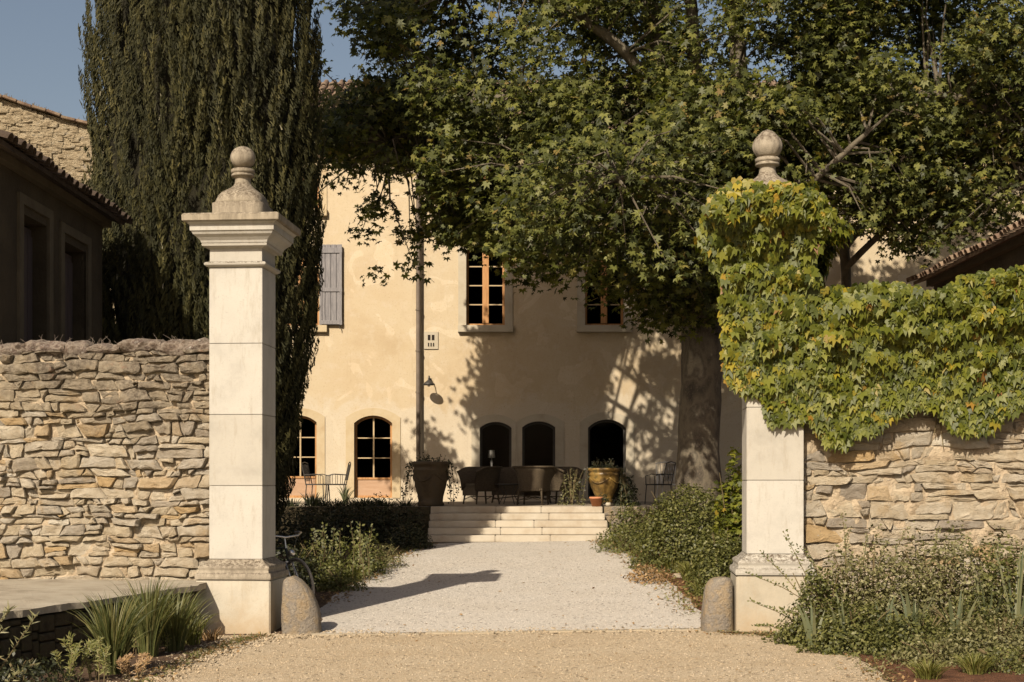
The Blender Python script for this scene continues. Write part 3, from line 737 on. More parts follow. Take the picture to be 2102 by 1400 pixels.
for i, p in enumerate(edge): V.append((p.x, p.y, top_z - .07)); V.append((p.x - .03, p.y, top_z - .075)); 
for i in range(n - 1): Fc += [(i * 9, (i + 1) * 9, b0 + 2 * i + 2, b0 + 2 * i), (b0 + 2 * i, b0 + 2 * i + 2, b0 + 2 * i + 3, b0 + 2 * i + 1)]
b1 = len(V); V.append((A.x + .0, A.y, top_z - .07)); V.append((back0.x, back0.y, top_z - .07)); Fc.append((0, b1, b1 + 1, 8))
G().add(V, Fc).make('slab_top', M['concrete'], t)
# face stones of the low wall (vertical rubble, mostly in shade)
gg = random.Random(4); dv = (Bx - A).normalized(); nv = Vector((-dv.y, dv.x, 0)); Ltot = (Bx - A).length
if nv.x < 0: nv = -nv
s_ = 0.0
while s_ < Ltot - .05:
    w_ = gg.uniform(.10, .30); z = -.08
    while z < top_z - .09:
        h = min(gg.uniform(.07, .16), top_z - .085 - z); p = A + dv * (s_ + w_ / 2) - nv * .10
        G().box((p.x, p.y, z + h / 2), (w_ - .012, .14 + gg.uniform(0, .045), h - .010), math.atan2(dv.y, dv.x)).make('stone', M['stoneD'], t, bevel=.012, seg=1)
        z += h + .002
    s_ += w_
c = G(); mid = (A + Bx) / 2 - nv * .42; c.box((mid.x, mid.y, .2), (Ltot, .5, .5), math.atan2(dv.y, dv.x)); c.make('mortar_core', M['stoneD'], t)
strip('soil_bed', [(-6.6, 9), (-4.45, 12), (-3.45, 15.2)], [(-3.35, 9), (-3.10, 11.5), (-3.0, 13.5), (-2.86, 14.6), (-3.2, 15.2)], M['soil_dark'], .010, wob=.08)
rb = [GP(1560, 1302), GP(1600, 1308), GP(1735, 1322), GP(1790, 1370), GP(1835, 1402)]
rb = sorted([(x, y) for x, y in rb], key=lambda q: q[1])
rb = [(rb[0][0] + .45, 9.0)] + rb + [(2.1, 15.0)]
strip('soil_bed', rb, [(12, 9.0), (12, 15.0)], M['soil'], .010, wob=.10)

# ================================================================== STEPS + TERRACE
TZ = 1.13; st = thing('stone_steps', 'flight of five wide pale stone steps up to the terrace', 'steps', (.12, 27.7, .45))
g0 = gz(0, 27.1); rise = (TZ - g0) / 5
for k in range(5):
    y = 27.1 + .3 * k; z1 = g0 + rise * (k + 1); xa, xb = -1.62, 1.80 + .03 * (4 - k)
    segs = [(xa, xa + 1.3 + .1 * (k % 2)), (xa + 1.304 + .1 * (k % 2), xa + 2.35 - .15 * (k % 3)), (xa + 2.354 - .15 * (k % 3), xb)]
    for a, b in segs:
        G().box(((a + b) / 2, y + .22, z1 - rise / 2 - .002), (b - a, .44 if k < 4 else .5, rise + .0), 0).make('step', M['step'], st, bevel=.012)
# terrace floor
V = [(-12, 28.5, TZ - .004), (14, 28.5, TZ - .004), (14, 34.0, TZ + .02), (-12, 34.0, TZ + .02)]
o = link('terrace', mesh_from('terrace', V, [(0, 1, 2, 3)], M['paving'])); o['kind'] = 'structure'
def retaining(x0, x1, label, seed):
    t = thing('retaining_wall', label, 'retaining wall', ((x0 + x1) / 2, 28.4, .4)); g = random.Random(seed); z = .35; r = 0
    while z < TZ - .02:
        h = min(.20, TZ - z); x = x0 - g.random() * .2
        while x < x1:
            w_ = g.uniform(.32, .62); a, b = max(x, x0), min(x + w_, x1)
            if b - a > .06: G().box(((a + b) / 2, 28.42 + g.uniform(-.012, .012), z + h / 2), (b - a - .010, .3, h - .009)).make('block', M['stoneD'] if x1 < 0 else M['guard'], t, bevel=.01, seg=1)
            x += w_
        z += h
retaining(-6.2, -1.63, 'low retaining wall of rough blocks in shade left of the steps', 1)
retaining(1.83, 7.0, 'low retaining wall of rough blocks right of the steps, mostly behind the round bush', 2)

# ================================================================== HOUSE
HY = 34.0; HX0, HX1 = -7.3, 14.5; HTOP = PZ(295, HY)
house = thing('house', 'large plastered country house with arched openings and grey shutter behind the plane tree', 'house', (2, HY + 4, TZ))
def arch(x0, x1, z0, zt, rise, n=10):
    """opening outline, counter-clockwise, crown of the arch at zt"""
    P_ = [(x0, z0), (x1, z0)]
    if rise <= 0: return P_ + [(x1, zt), (x0, zt)]
    hw = (x1 - x0) / 2; r = (hw * hw + rise * rise) / (2 * rise); cx = (x0 + x1) / 2; cz = zt - r; a0 = math.asin(hw / r)
    for i in range(n + 1):
        a = a0 - 2 * a0 * i / n; P_.append((cx + r * math.sin(a), cz + r * math.cos(a)))
    return P_
def opx(x0, x1, yt, yb, rise): return (PX(x0, HY), PX(x1, HY), PZ(yb, HY), PZ(yt, HY), rise)
ops = {'doorleft': opx(580, 650, 853, 1022, .16), 'door1': opx(727, 805, 853, 1022, .18), 'winA': opx(985, 1050, 866, 968, .14), 'winB': opx(1072, 1140, 865, 968, .14),
       'doorC': opx(1207, 1285, 861, 1022, .20), 'upL': opx(578, 655, 503, 668, .13), 'upM': opx(957, 1036, 503, 668, .13), 'upR': opx(1201, 1280, 503, 668, .13),
       'upF': opx(1445, 1524, 503, 668, .13), 'topL': opx(590, 655, 345, 430, .0), 'topM': opx(962, 1030, 345, 430, .0), 'topR': opx(1206, 1274, 345, 430, .0),
       'doorF': opx(1640, 1718, 861, 1022, .2)}
REV = .24
def wall_with_holes(name, x0, x1, z0, z1, holes, Y, matl, parent, rev=REV, flip=None):
    bm = bmesh.new(); es = []
    def loop(P_):
        vs = [bm.verts.new((x, Y, z)) for x, z in P_]; e = [bm.edges.new((vs[i], vs[(i + 1) % len(vs)])) for i in range(len(vs))]; es.extend(e); return vs
    loop([(x0, z0), (x1, z0), (x1, z1), (x0, z1)]); hv = [loop(h) for h in holes]
    bmesh.ops.triangle_fill(bm, edges=es, use_beauty=True)
    for vs in hv:
        bk = [bm.verts.new((v.co.x, Y + rev, v.co.z)) for v in vs]
        for i in range(len(vs)): j = (i + 1) % len(vs); bm.faces.new((vs[i], vs[j], bk[j], bk[i]))
    bmesh.ops.recalc_face_normals(bm, faces=bm.faces)
    me = bpy.data.meshes.new(name); bm.to_mesh(me); bm.free(); me.materials.append(matl)
    if flip: me.transform(flip)
    return link(name, me, parent)
holes = [arch(*v) for v in ops.values()]
wall_with_holes('wall', HX0, HX1, .8, HTOP, holes, HY, M['plaster'], house)
# side and back walls, ceiling of the dark rooms
g = G(); D = 8.0
g.add([(HX0, HY + .001, .8), (HX0, HY + D, .8), (HX0, HY + D, HTOP), (HX0, HY + .001, HTOP), (HX1, HY + .001, .8), (HX1, HY + D, .8), (HX1, HY + D, HTOP), (HX1, HY + .001, HTOP)],
      [(0, 1, 2, 3), (5, 4, 7, 6), (1, 5, 6, 2)]); g.make('side_wall', M['plaster'], house)
g = G(); 
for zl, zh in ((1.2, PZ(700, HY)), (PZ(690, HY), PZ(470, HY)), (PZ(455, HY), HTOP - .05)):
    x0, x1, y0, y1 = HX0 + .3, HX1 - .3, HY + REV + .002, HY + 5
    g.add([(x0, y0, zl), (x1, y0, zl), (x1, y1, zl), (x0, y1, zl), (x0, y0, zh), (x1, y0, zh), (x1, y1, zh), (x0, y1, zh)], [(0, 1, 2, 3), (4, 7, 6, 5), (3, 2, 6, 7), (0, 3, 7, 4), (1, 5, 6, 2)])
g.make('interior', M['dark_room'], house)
# roof with barrel tile courses
def tiled_roof(parent, fn, U, W, du, matl, asparts=300, name='roof_tile', courses=12, slope_len=5.0, nmax=300):
    """fn(u, s) -> point on the roof plane; columns of half-barrel tiles along s"""
    rest = G(); cnt = 0; u = 0
    while u < U:
        for c_ in range(courses):
            s0, s1 = slope_len * c_ / courses, slope_len * (c_ + 1.12) / courses; rs = []
            for s__, rr_, lift in ((s0, .085, .03), (s1, .07, .0)):
                o_, n_, t_ = fn(u, s__); ring = []
                for k in range(7):
                    a = math.pi * k / 6; ring.append(o_ + t_ * math.cos(a) * rr_ + n_ * (math.sin(a) * rr_ + lift))
                for k in range(6, -1, -1):
                    a = math.pi * k / 6; ring.append(o_ + t_ * math.cos(a) * (rr_ - .014) + n_ * (math.sin(a) * (rr_ - .014) + lift))
                rs.append(ring)
            if cnt < nmax and c_ == 0:
                G().rings(rs).make(name, matl, parent); cnt += 1
            else: rest.rings(rs)
        u += du
    if rest.V: o = rest.make('roof_tiles', matl, parent); o['kind'] = 'stuff'
RIDGE = Vector((0, HY + 4.2, 0)); RZ = 12.3
sl = Vector((0, 4.6, RZ - HTOP - .1)); slen = sl.length; sd_ = sl.normalized(); rn = Vector((0, -sd_.z, sd_.y))
G().add([(HX0 - .3, HY - .42, HTOP + .0), (HX1 + .3, HY - .42, HTOP + .0), (HX1 + .3, HY + 4.2, RZ - .03), (HX0 - .3, HY + 4.2, RZ - .03), (HX0 - .3, HY + 8.6, HTOP), (HX1 + .3, HY + 8.6, HTOP),
         (HX0 - .3, HY - .42, HTOP + .08), (HX1 + .3, HY - .42, HTOP + .08), (HX1 + .3, HY + 4.2, RZ + .05), (HX0 - .3, HY + 4.2, RZ + .05), (HX0 - .3, HY + 8.6, HTOP + .08), (HX1 + .3, HY + 8.6, HTOP + .08)],
        [(0, 3, 2, 1), (3, 4, 5, 2), (6, 7, 8, 9), (9, 8, 11, 10), (0, 1, 7, 6), (0, 6, 9, 3), (3, 9, 10, 4), (1, 2, 8, 7), (2, 5, 11, 8), (4, 10, 11, 5)]).make('roof', M['tile'], house)
tiled_roof(house, lambda u, s: (Vector((HX0 - .2 + u, HY - .5, HTOP + .10)) + sd_ * s, rn, Vector((1, 0, 0))), HX1 - HX0 + .4, 0, .21, M['tile'], courses=9, slope_len=slen + .05)
# cornice under the eave
for i in range(2): G().box(((HX0 + HX1) / 2, HY - .06 - .06 * i, HTOP - .16 + .09 * i), (HX1 - HX0, .12 + .12 * i, .085)).make('cornice', M['surround'], house)

def surround(o_, wd, matl, proud=.02, wl_=None, wr_=None):
    x0, x1, z0, zt, ri = o_; a = arch(x0, x1, z0, zt, ri); wj = wd; wl_ = wl_ or wd; wr_ = wr_ or wd
    if ri > 0: b = arch(x0 - wl_, x1 + wr_, z0, zt + wj * .9, ri + .05)
    else: b = arch(x0 - wj, x1 + wj, z0, zt + wj, 0)
    # ring without the bottom
    def ordr(P_): return [P_[1]] + P_[2:] + [P_[0]]
    a, b = ordr(a), ordr(b); n = len(a); V = [(x, HY - proud, z) for x, z in a] + [(x, HY - proud, z) for x, z in b] + [(x, HY + .05, z) for x, z in b] + [(x, HY + .1, z) for x, z in a]
    Fc = []
    for i in range(n - 1): Fc += [(i, i + 1, n + i + 1, n + i), (n + i, n + i + 1, 2 * n + i + 1, 2 * n + i), (i + 1, i, 3 * n + i, 3 * n + i + 1)]
    return V, Fc
def window(key, panes, frame_m, munt_m, rows, kind='window', wd=.16, sur='surround', sill=True, panel=0.0, mullion=.05, label=None, depth=.14, bars=True, wl_=None, wr_=None):
    x0, x1, z0, zt, ri = ops[key]; y = HY + depth
    V, Fc = surround(ops[key], wd, M[sur], .02, wl_, wr_)
    me = G().add(V, Fc)
    me.make('surround', M[sur], house)
    if sill: G().box(((x0 + x1) / 2, HY - .025, z0 - .085), (x1 - x0 + 2 * wd + .02, .17, .166)).make('sill', M[sur], house, bevel=.008)
    fr = G(); f = .055; o1 = arch(x0, x1, z0, zt, ri); o2 = arch(x0 + f, x1 - f, z0 + f, zt - f, max(0, ri - .015)) if ri > 0 else arch(x0 + f, x1 - f, z0 + f, zt - f, 0)
    n = len(o1); V = [(x, y, z) for x, z in o1] + [(x, y, z) for x, z in o2] + [(x, y + .05, z) for x, z in o2]
    Fc = [(i, (i + 1) % n, n + (i + 1) % n, n + i) for i in range(n)] + [(n + i, n + (i + 1) % n, 2 * n + (i + 1) % n, 2 * n + i) for i in range(n)]
    fr.add(V, Fc); W = fr.make(kind, frame_m, house, label=label)
    zb = z0 + f + panel
    if panel: G().box(((x0 + x1) / 2, y + .03, z0 + f + panel / 2 - .02), (x1 - x0 - 2 * f + .004, .04, panel - .02)).make('panel', M['wood_pale'], W)
    if panel: G().box(((x0 + x1) / 2, y + .012, zb - .012), (x1 - x0 - 2 * f + .004, .045, .05)).make('rail', M['wood'], W)
    cx = (x0 + x1) / 2
    if mullion: G().box((cx, y + .012, (zb + zt) / 2), (mullion, .05, zt - zb - .02)).make('mullion', frame_m if mullion > .06 else munt_m, W)
    zs = zt - (ri * .3)
    if bars:
        for r_ in range(1, rows):
            z = zb + (zs - zb) * r_ / rows
            for a, b in ((x0 + f, cx - mullion / 2), (cx + mullion / 2, x1 - f)):
                G().box(((a + b) / 2, y + .018, z), (b - a, .035, .026)).make('muntin', munt_m, W)
    # panes
    if panes:
        for r_ in range(rows):
            za, zc = zb + (zs - zb) * r_ / rows, zb + (zs - zb) * (r_ + 1) / rows
            if r_ == rows - 1: zc = zt - f * .5
            for a, b in ((x0 + f, cx), (cx, x1 - f)):
                tilt = rnd.uniform(-.006, .006)
                G().add([(a, y + .03 + tilt, za), (b, y + .03, za), (b, y + .03 + tilt, zc), (a, y + .03, zc)], [(0, 1, 2, 3)]).make('pane', M['glass'], W)
    return W
window('doorleft', True, M['wood'], M['muntin'], 3, 'door', .20, 'ochre', False, .45, .035)
window('door1', True, M['wood'], M['muntin'], 3, 'door', .20, 'ochre', False, .42, .035, label='glazed wooden door with six panes and a bare wood lower panel')
window('winA', True, M['iron'], M['iron'], 1, 'window', .20, 'surround', False, 0, 0.0, bars=False, wr_=.122)
window('winB', True, M['iron'], M['iron'], 1, 'window', .20, 'surround', False, 0, 0.0, bars=False, wl_=.122)
window('doorC', True, M['iron'], M['iron'], 1, 'door', .20, 'surround', False, 0, 0.0, bars=False, label='dark glazed door behind the yellow pot')
window('doorF', True, M['wood'], M['muntin'], 3, 'door', .20, 'surround', False, .4, .04)
for k_ in ('upL', 'upM', 'upR', 'upF'): window(k_, True, M['wood'], M['muntin'], 4, 'window', .19, 'ochre' if k_ == 'upL' else 'surround', True, 0, .15)
for k_ in ('topL', 'topM', 'topR'): window(k_, True, M['wood'], M['muntin'], 2, 'window', .19, 'ochre' if k_ == 'topL' else 'surround', True, 0, .08)
# shutter folded open beside the upper left window
sx0, sx1, sz0, sz1 = PX(657, HY), PX(703, HY), PZ(668, HY), PZ(503, HY)
sh = G().box(((sx0 + sx1) / 2, HY - .052, (sz0 + sz1) / 2), (sx1 - sx0 - .02, .02, sz1 - sz0 - .02)).make('shutter', M['shutter'], house, label='grey weathered plank shutter folded open on the wall')
npl = 4
for i in range(npl):
    a = sx0 + (sx1 - sx0) * i / npl; b = sx0 + (sx1 - sx0) * (i + 1) / npl
    G().box(((a + b) / 2, HY - .072, (sz0 + sz1) / 2), (b - a - .012, .018, sz1 - sz0)).make('plank', M['shutter'], sh, bevel=.003, seg=1)
for z in (sz0 + .06, (sz0 + sz1) / 2 - .12, sz1 - .14):
    G().box(((sx0 + sx1) / 2, HY - .092, z), (sx1 - sx0 + .006, .022, .09 if z < sz1 - .2 else .13)).make('batten', M['shutter'], sh, bevel=.003, seg=1)
for x in (sx0 + .03, sx1 - .03):
    G().box((x, HY - .0915, (sz0 + sz1) / 2), (.055, .020, sz1 - sz0)).make('batten', M['shutter'], sh, bevel=.003, seg=1)
G().tube([(sx1 - .06, HY - .02, sz0 - .02), (sx1 - .06, HY - .10, sz0 - .03), (sx1 - .05, HY - .10, sz0 - .09)], .012, 6).make('shutter_stay', M['iron'], house)
# vent block
vx, vz = PX(885, HY), PZ(699, HY)
v = G().box((vx, HY - .012, vz), (.34, .03, .42)).make('vent', M['surround'], house, bevel=.005)
for i in (-1, 1): G().box((vx + i * .048, HY - .03, vz + .07), (.062, .012, .125)).make('vent_hole', M['dark_room'], v)
for i in (-1, 0, 1): G().box((vx + i * .06, HY - .03, vz - .10), (.028, .012, .085)).make('vent_hole', M['dark_room'], v)
# downpipes
def downpipe(px, pyb, label, r=.052, m_='zinc'):
    x = PX(px, HY); zb = PZ(pyb, HY)
    p = G().tube([(x, HY - .15, zb), (x, HY - .15, 4), (x, HY - .15, 7), (x, HY - .15, HTOP - .5), (x, HY - .36, HTOP - .12)], r, 12).make('downpipe', M[m_], house, smooth=True, label=label)
    z = zb + .4
    while z < HTOP - .6:
        G().tube([(x, HY - .15, z), (x, HY - .15, z + .035)], r + .014, 12).make('pipe_collar', M[m_], p)
        G().box((x, HY - .05, z + .018), (.02, .2, .02)).make('bracket', M[m_], p); z += .98
downpipe(859.5, 1010, 'brown downpipe between the glazed door and the wall lamp', .052)
downpipe(1733, 1010, 'dark downpipe right of the plane trunk', .075, 'iron')
G().box(((HX0 + HX1) / 2, HY - .47, HTOP + .02), (HX1 - HX0, .10, .08)).make('gutter', M['zinc'], house, bevel=.02)
# wall lamp
lx, lz = PX(882, HY), PZ(790, HY)
t = thing('wall_lamp', 'small dark enamel wall lamp on a bent arm beside the downpipe', 'wall lamp', (lx, HY, lz))
G().tube([(lx, HY, lz + .10), (lx, HY - .12, lz + .20), (lx, HY - .30, lz + .19), (lx, HY - .36, lz + .08)], .012, 8).make('arm', M['iron'], t)
G().lathe((lx, HY - .36, lz - .03), [(.03, .12), (.05, .10), (.14, .03), (.15, .0), (.145, .0), (.13, .02), (.04, .08)], 20, False, False).make('lamp_shade', M['iron'], t, smooth=True)
G().lathe((lx, HY - .36, lz - .045), [(.0, -.03), (.03, -.01), (.035, .03), (.02, .07)], 12).make('bulb', M['shade'], t, smooth=True)
G().box((lx, HY - .012, lz + .10), (.08, .024, .12)).make('wall_plate', M['iron'], t)
# table lamp inside window A
lx, ly = PX(1009, HY + .5), HY + .55
t = thing('table_lamp', 'white table lamp standing inside the dark arched window', 'table lamp', (lx, ly, 1.2))
G().lathe((lx, ly, PZ(940, ly)), [(.09, 0), (.075, .19), (.07, .19)], 18, False, False).make('lamp_shade', M['shade'], t, smooth=True)
G().lathe((lx, ly, PZ(960, ly)), [(.07, 0), (.07, .02), (.02, .04), (.035, .12), (.012, .2), (.012, .3)], 12).make('base', M['white'], t, smooth=True)
G().box((lx, ly + .1, PZ(960, ly) - .4), (1.0, .5, .78)).make('side_cabinet', M['shade_door'], None)
setp(bpy.data.objects[-1], None)
for o in C.objects:
    if o.name.startswith('side_cabinet'): setp(o, 'dark side cabinet under the table lamp inside the window', 'cabinet')

# ================================================================== LEFT OUTBUILDING
def outbuilding(side, Xe, Xw, ze, Y0, Y1, label, doors):
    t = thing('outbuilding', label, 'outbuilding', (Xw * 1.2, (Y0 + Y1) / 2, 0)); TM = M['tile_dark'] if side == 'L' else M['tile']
    s = -1 if side == 'L' else 1
    # wall facing the drive, built in an X-Z plane then turned into the Y direction
    hs = [arch(a, b, gz(Xw, 18) - .1, zt, 0) for a, b, zt in doors]
    bm = bmesh.new(); es = []
    def loop(P_):
        vs = [bm.verts.new((Xw, y, z)) for y, z in P_]; es.extend([bm.edges.new((vs[i], vs[(i + 1) % len(vs)])) for i in range(len(vs))]); return vs
    loop([(Y0, -.3), (Y1, -.3), (Y1, ze + .25), (Y0, ze + .25)]); hv = [loop(h) for h in hs]
    bmesh.ops.triangle_fill(bm, edges=es, use_beauty=True)
    for vs in hv:
        bk = [bm.verts.new((Xw + s * .3, v_.co.y, v_.co.z)) for v_ in vs]
        for i in range(len(vs)): j = (i + 1) % len(vs); bm.faces.new((vs[i], vs[j], bk[j], bk[i]))
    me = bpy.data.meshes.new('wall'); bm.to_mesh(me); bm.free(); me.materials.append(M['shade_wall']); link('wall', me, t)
    Wd = 6.0; zr = ze + Wd * .36
    for Y in (Y0, Y1):
        G().add([(Xw, Y, -.3), (Xw + s * Wd, Y, -.3), (Xw + s * Wd, Y, ze), (Xw + s * Wd / 2, Y, ze + Wd * .18), (Xw, Y, ze + .2)], [(0, 1, 2, 3, 4)]).make('gable', M['shade_wall'], t)
    G().add([(Xw + s * Wd, Y0, -.3), (Xw + s * Wd, Y1, -.3), (Xw + s * Wd, Y1, ze), (Xw + s * Wd, Y0, ze)], [(0, 1, 2, 3)]).make('back_wall', M['shade_wall'], t)
    for (a, b, zt) in doors:
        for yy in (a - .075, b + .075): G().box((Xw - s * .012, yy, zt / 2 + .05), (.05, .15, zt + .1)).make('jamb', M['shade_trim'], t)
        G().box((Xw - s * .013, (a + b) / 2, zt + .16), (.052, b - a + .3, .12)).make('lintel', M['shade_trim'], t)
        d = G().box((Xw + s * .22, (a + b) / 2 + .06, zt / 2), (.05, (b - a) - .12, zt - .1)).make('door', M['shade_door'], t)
        for i in range(4):
            yy = a + .16 + (b - a - .18) * (i + .5) / 4; G().box((Xw + s * .185, yy, zt / 2 - .05), (.022, (b - a - .2) / 4 - .012, zt - .2)).make('plank', M['shade_door'], d)
        G().box((Xw + s * .30, (a + b) / 2, zt / 2), (.02, b - a + .1, zt + .2)).make('backing', M['dark_room'], t)
    # eave board with dentils, tiles
    G().box((Xw - s * .05, (Y0 + Y1) / 2, ze + .06), (.12, Y1 - Y0 + .2, .14)).make('cornice', M['shade_trim'], t)
    G().box((Xw - s * .12, (Y0 + Y1) / 2, ze + .165), (.26, Y1 - Y0 + .3, .06)).make('cornice', M['shade_trim'], t)
    sdir = Vector((s * 1.0, 0, .36)).normalized(); nn = Vector((-s * sdir.z, 0, abs(sdir.x)))
    e = Vector((Xe, Y0 - .6, ze + .02)); L_ = Wd / 2 * 1.063 + abs(Xw - Xe) + .1
    a = e; b = e + sdir * L_; w2 = Vector((0, Y1 - Y0 + .7, 0)); r2 = Vector((Xw + s * (Wd + .3), Y0 - .6, ze + .0))
    up = Vector((0, 0, .06))
    G().add([a, b, r2, a + w2, b + w2, r2 + w2, a + up, b + up, r2 + up, a + w2 + up, b + w2 + up, r2 + w2 + up],
            [(0, 3, 4, 1), (1, 4, 5, 2), (6, 7, 10, 9), (7, 8, 11, 10), (0, 1, 7, 6), (1, 2, 8, 7), (3, 9, 10, 4), (4, 10, 11, 5), (0, 6, 9, 3)]).make('roof', TM, t)
    tiled_roof(t, lambda u, s__: (e + Vector((0, u + .08, .045 + .02 * math.sin(u * 2.1))) + sdir * (s__ - .10 + .02 * math.sin(u * 9)), nn, Vector((0, 1, 0))), Y1 - Y0 + .62, 0, .20, TM, courses=8, slope_len=L_)
    return t
outbuilding('L', -5.62, -5.92, 5.32, 16.15, 20.55, 'shaded stone outbuilding with tiled eaves behind the left stone wall', [(17.15, 18.10, PZ(450, 17.6)), (18.72, 19.75, PZ(505, 19.2))])
outbuilding('R', 7.45, 7.80, 5.25, 17.5, 26.3, 'shaded outbuilding with a tiled eave rising behind the creeper at the right edge', [(19, 20.2, 2.6), (22.5, 23.7, 2.6)])

# ================================================================== STONE BARN FAR LEFT
t = thing('stone_barn', 'tall sunlit rough stone barn gable rising behind the left tiled roof', 'barn', (-11, 30, .5))
BY = 30.0; pts = [(-19, 9.4), (-14, 10.5), (PX(0, BY) - .2, PZ(196, BY)), (PX(100, BY), PZ(236, BY)), (PX(190, BY), PZ(262, BY)), (-7.45, 8.75)]
V = []; 
for x, z in pts: V += [(x, BY, .3), (x, BY, z), (x, BY + 3.5, z), (x, BY + 3.5, .3)]
Fc = []
for i in range(len(pts) - 1):
    a = 4 * i; Fc += [(a, a + 4, a + 5, a + 1), (a + 1, a + 5, a + 6, a + 2), (a + 2, a + 6, a + 7, a + 3)]
Fc += [(0, 1, 2, 3), (20, 23, 22, 21)]
G().add(V, Fc).make('wall', M['barn'], t)
gb = random.Random(8); rest = G(); n = 0
for i in range(1500):      # projecting rubble on the visible gable
    x = gb.uniform(-11.2, -7.6); zt = np.interp(x, [p[0] for p in pts], [p[1] for p in pts]); z = gb.uniform(5.2, zt - .08)
    w_, h = gb.uniform(.10, .32), gb.uniform(.06, .13)
    q = G().box((x, BY - .005, z), (w_, gb.uniform(.03, .09), h), 0, Matrix.Rotation(gb.uniform(-.15, .15), 3, 'Y'))
    rest.add(q.V, q.F)
o = rest.make('rubble', M['barn'], t, bevel=.012, seg=1); o['kind'] = 'stuff'
for (xa, za), (xb, zb) in zip(pts[1:], pts[2:]):
    L_ = math.hypot(xb - xa, zb - za); k = max(1, int(L_ / .26)); an = math.atan2(zb - za, xb - xa)
    for i in range(k):
        u = (i + .5) / k; x, z = xa + (xb - xa) * u, za + (zb - za) * u
        G().box((x, BY + .10, z + .035 + gb.uniform(-.012, .02)), (L_ / k - .015, .55, .06), 0, Matrix.Rotation(-an + gb.uniform(-.06, .06), 3, 'Y')).make('verge_tile', M['tile'], t, bevel=.012, seg=1)
sp = G()
for i in range(14):
    x = gb.uniform(-10.9, -8.8); z = np.interp(x, [p[0] for p in pts], [p[1] for p in pts])
    for k in range(6): sp.tube([(x, BY + .05, z), (x + gb.uniform(-.1, .1), BY + .05, z + gb.uniform(.06, .16))], [.012, .004], 4)
sp.make('weeds', M['stem'], t)

# ================================================================== CYPRESS
CX, CY = -4.85, 22.5
def cyp_x(z): return CX + float(np.interp(z, [9.4, 12.5, 19], [0, .34, .42]))
def cyp_r(z):
    return float(np.interp(z, [.2, .6, 1.54, 2.3, 3.1, 3.9, 5.2, 8.0, 9.6, 11.2, 13.0, 14.5, 16.2, 17.6, 18.6], [.45, .9, 1.22, 1.36, 1.55, 1.69, 1.78, 1.80, 1.66, 1.36, 1.24, 1.10, .90, .50, .06]))
t = thing('cypress', 'massive dark Italian cypress towering behind the bare gate pillar', 'cypress', (CX, CY, gz(CX, CY)))
G().tube([(CX, CY, gz(CX, CY) - .1), (CX, CY, 1.2), (CX, CY, 5)], [.30, .24, .16], 12).make('trunk', M['cyp_trunk'], t, smooth=True)
c = G(); rs = []
for i in range(60):
    z = .45 + 17.8 * i / 59; rs.append([Vector((cyp_x(z) + math.cos(a) * cyp_r(z) * q, CY + math.sin(a) * cyp_r(z) * q, z)) for k in range(40) for a in [2 * math.pi * k / 40] for q in [.80 + .12 * noise.noise(Vector((math.cos(a) * 3, math.sin(a) * 3, z * .8)))]])
c.rings(rs).make('inner_crown', M['cyp_core'], t, smooth=True)
g = np.random.default_rng(3); PP = []; NN = []; SS = []; RO = []; RV = []
for i in range(5600):
    z0 = .3 + 17.2 * g.random() ** 1.2; a = g.random() * 2 * math.pi
    if math.sin(a) > .4 and g.random() < .75: continue
    L_ = g.uniform(.35, 1.15); m_ = int(125 * L_); lean = g.normal() * .05; pr = g.uniform(-.24, .08); wv_ = g.uniform(.05, .11); tint = g.random() * .5
    u = g.random(m_); zz = z0 + u * L_; rr = np.array([cyp_r(q) for q in zz]) * .93 + pr * .8 + .17 * u + .13 * noise.noise(Vector((a * 4.5, z0 * .45, 2.0))) + .10 * noise.noise(Vector((a * 11, z0 * .9, 7.0)))
    prof = wv_ * np.minimum(1, u * 5) * (1 - u) ** .65 * g.random(m_) ** .4
    th = g.random(m_) * 2 * math.pi; ox = np.cos(th) * prof; orr = np.sin(th) * prof * .9
    an = a + lean * u + ox / np.maximum(rr, .3); R_ = np.maximum(.05, rr + orr)
    P = np.stack([np.array([cyp_x(q) for q in zz]) + np.cos(an) * R_, CY + np.sin(an) * R_, zz], 1)
    nn = np.stack([np.cos(an) + np.cos(th) * -np.sin(an) * 1.2 + g.normal(size=m_) * .3, np.sin(an) + np.cos(th) * np.cos(an) * 1.2 + g.normal(size=m_) * .3, g.normal(size=m_) * .25], 1)
    PP.append(P); NN.append(nn); RO.append(g.normal(size=m_) * .22 - .50 * np.cos(th)); SS.append(.070 * (.5 + .9 * g.random(m_))); RV.append(np.clip(tint * .8 + .22 * u + g.random(m_) * .32 + .52 * (g.random(m_) < .003), 0, 1))
P = np.concatenate(PP)
cloud('foliage', [(-.13, 0, 0), (.13, 0, 0), (.05, 1, .03), (-.05, 1, .03)], [(0, 1, 2, 3)], P, np.concatenate(NN), np.concatenate(RO), np.concatenate(SS), M['leaf_cypress'], t, np.concatenate(RV))
print('cypress', len(P))

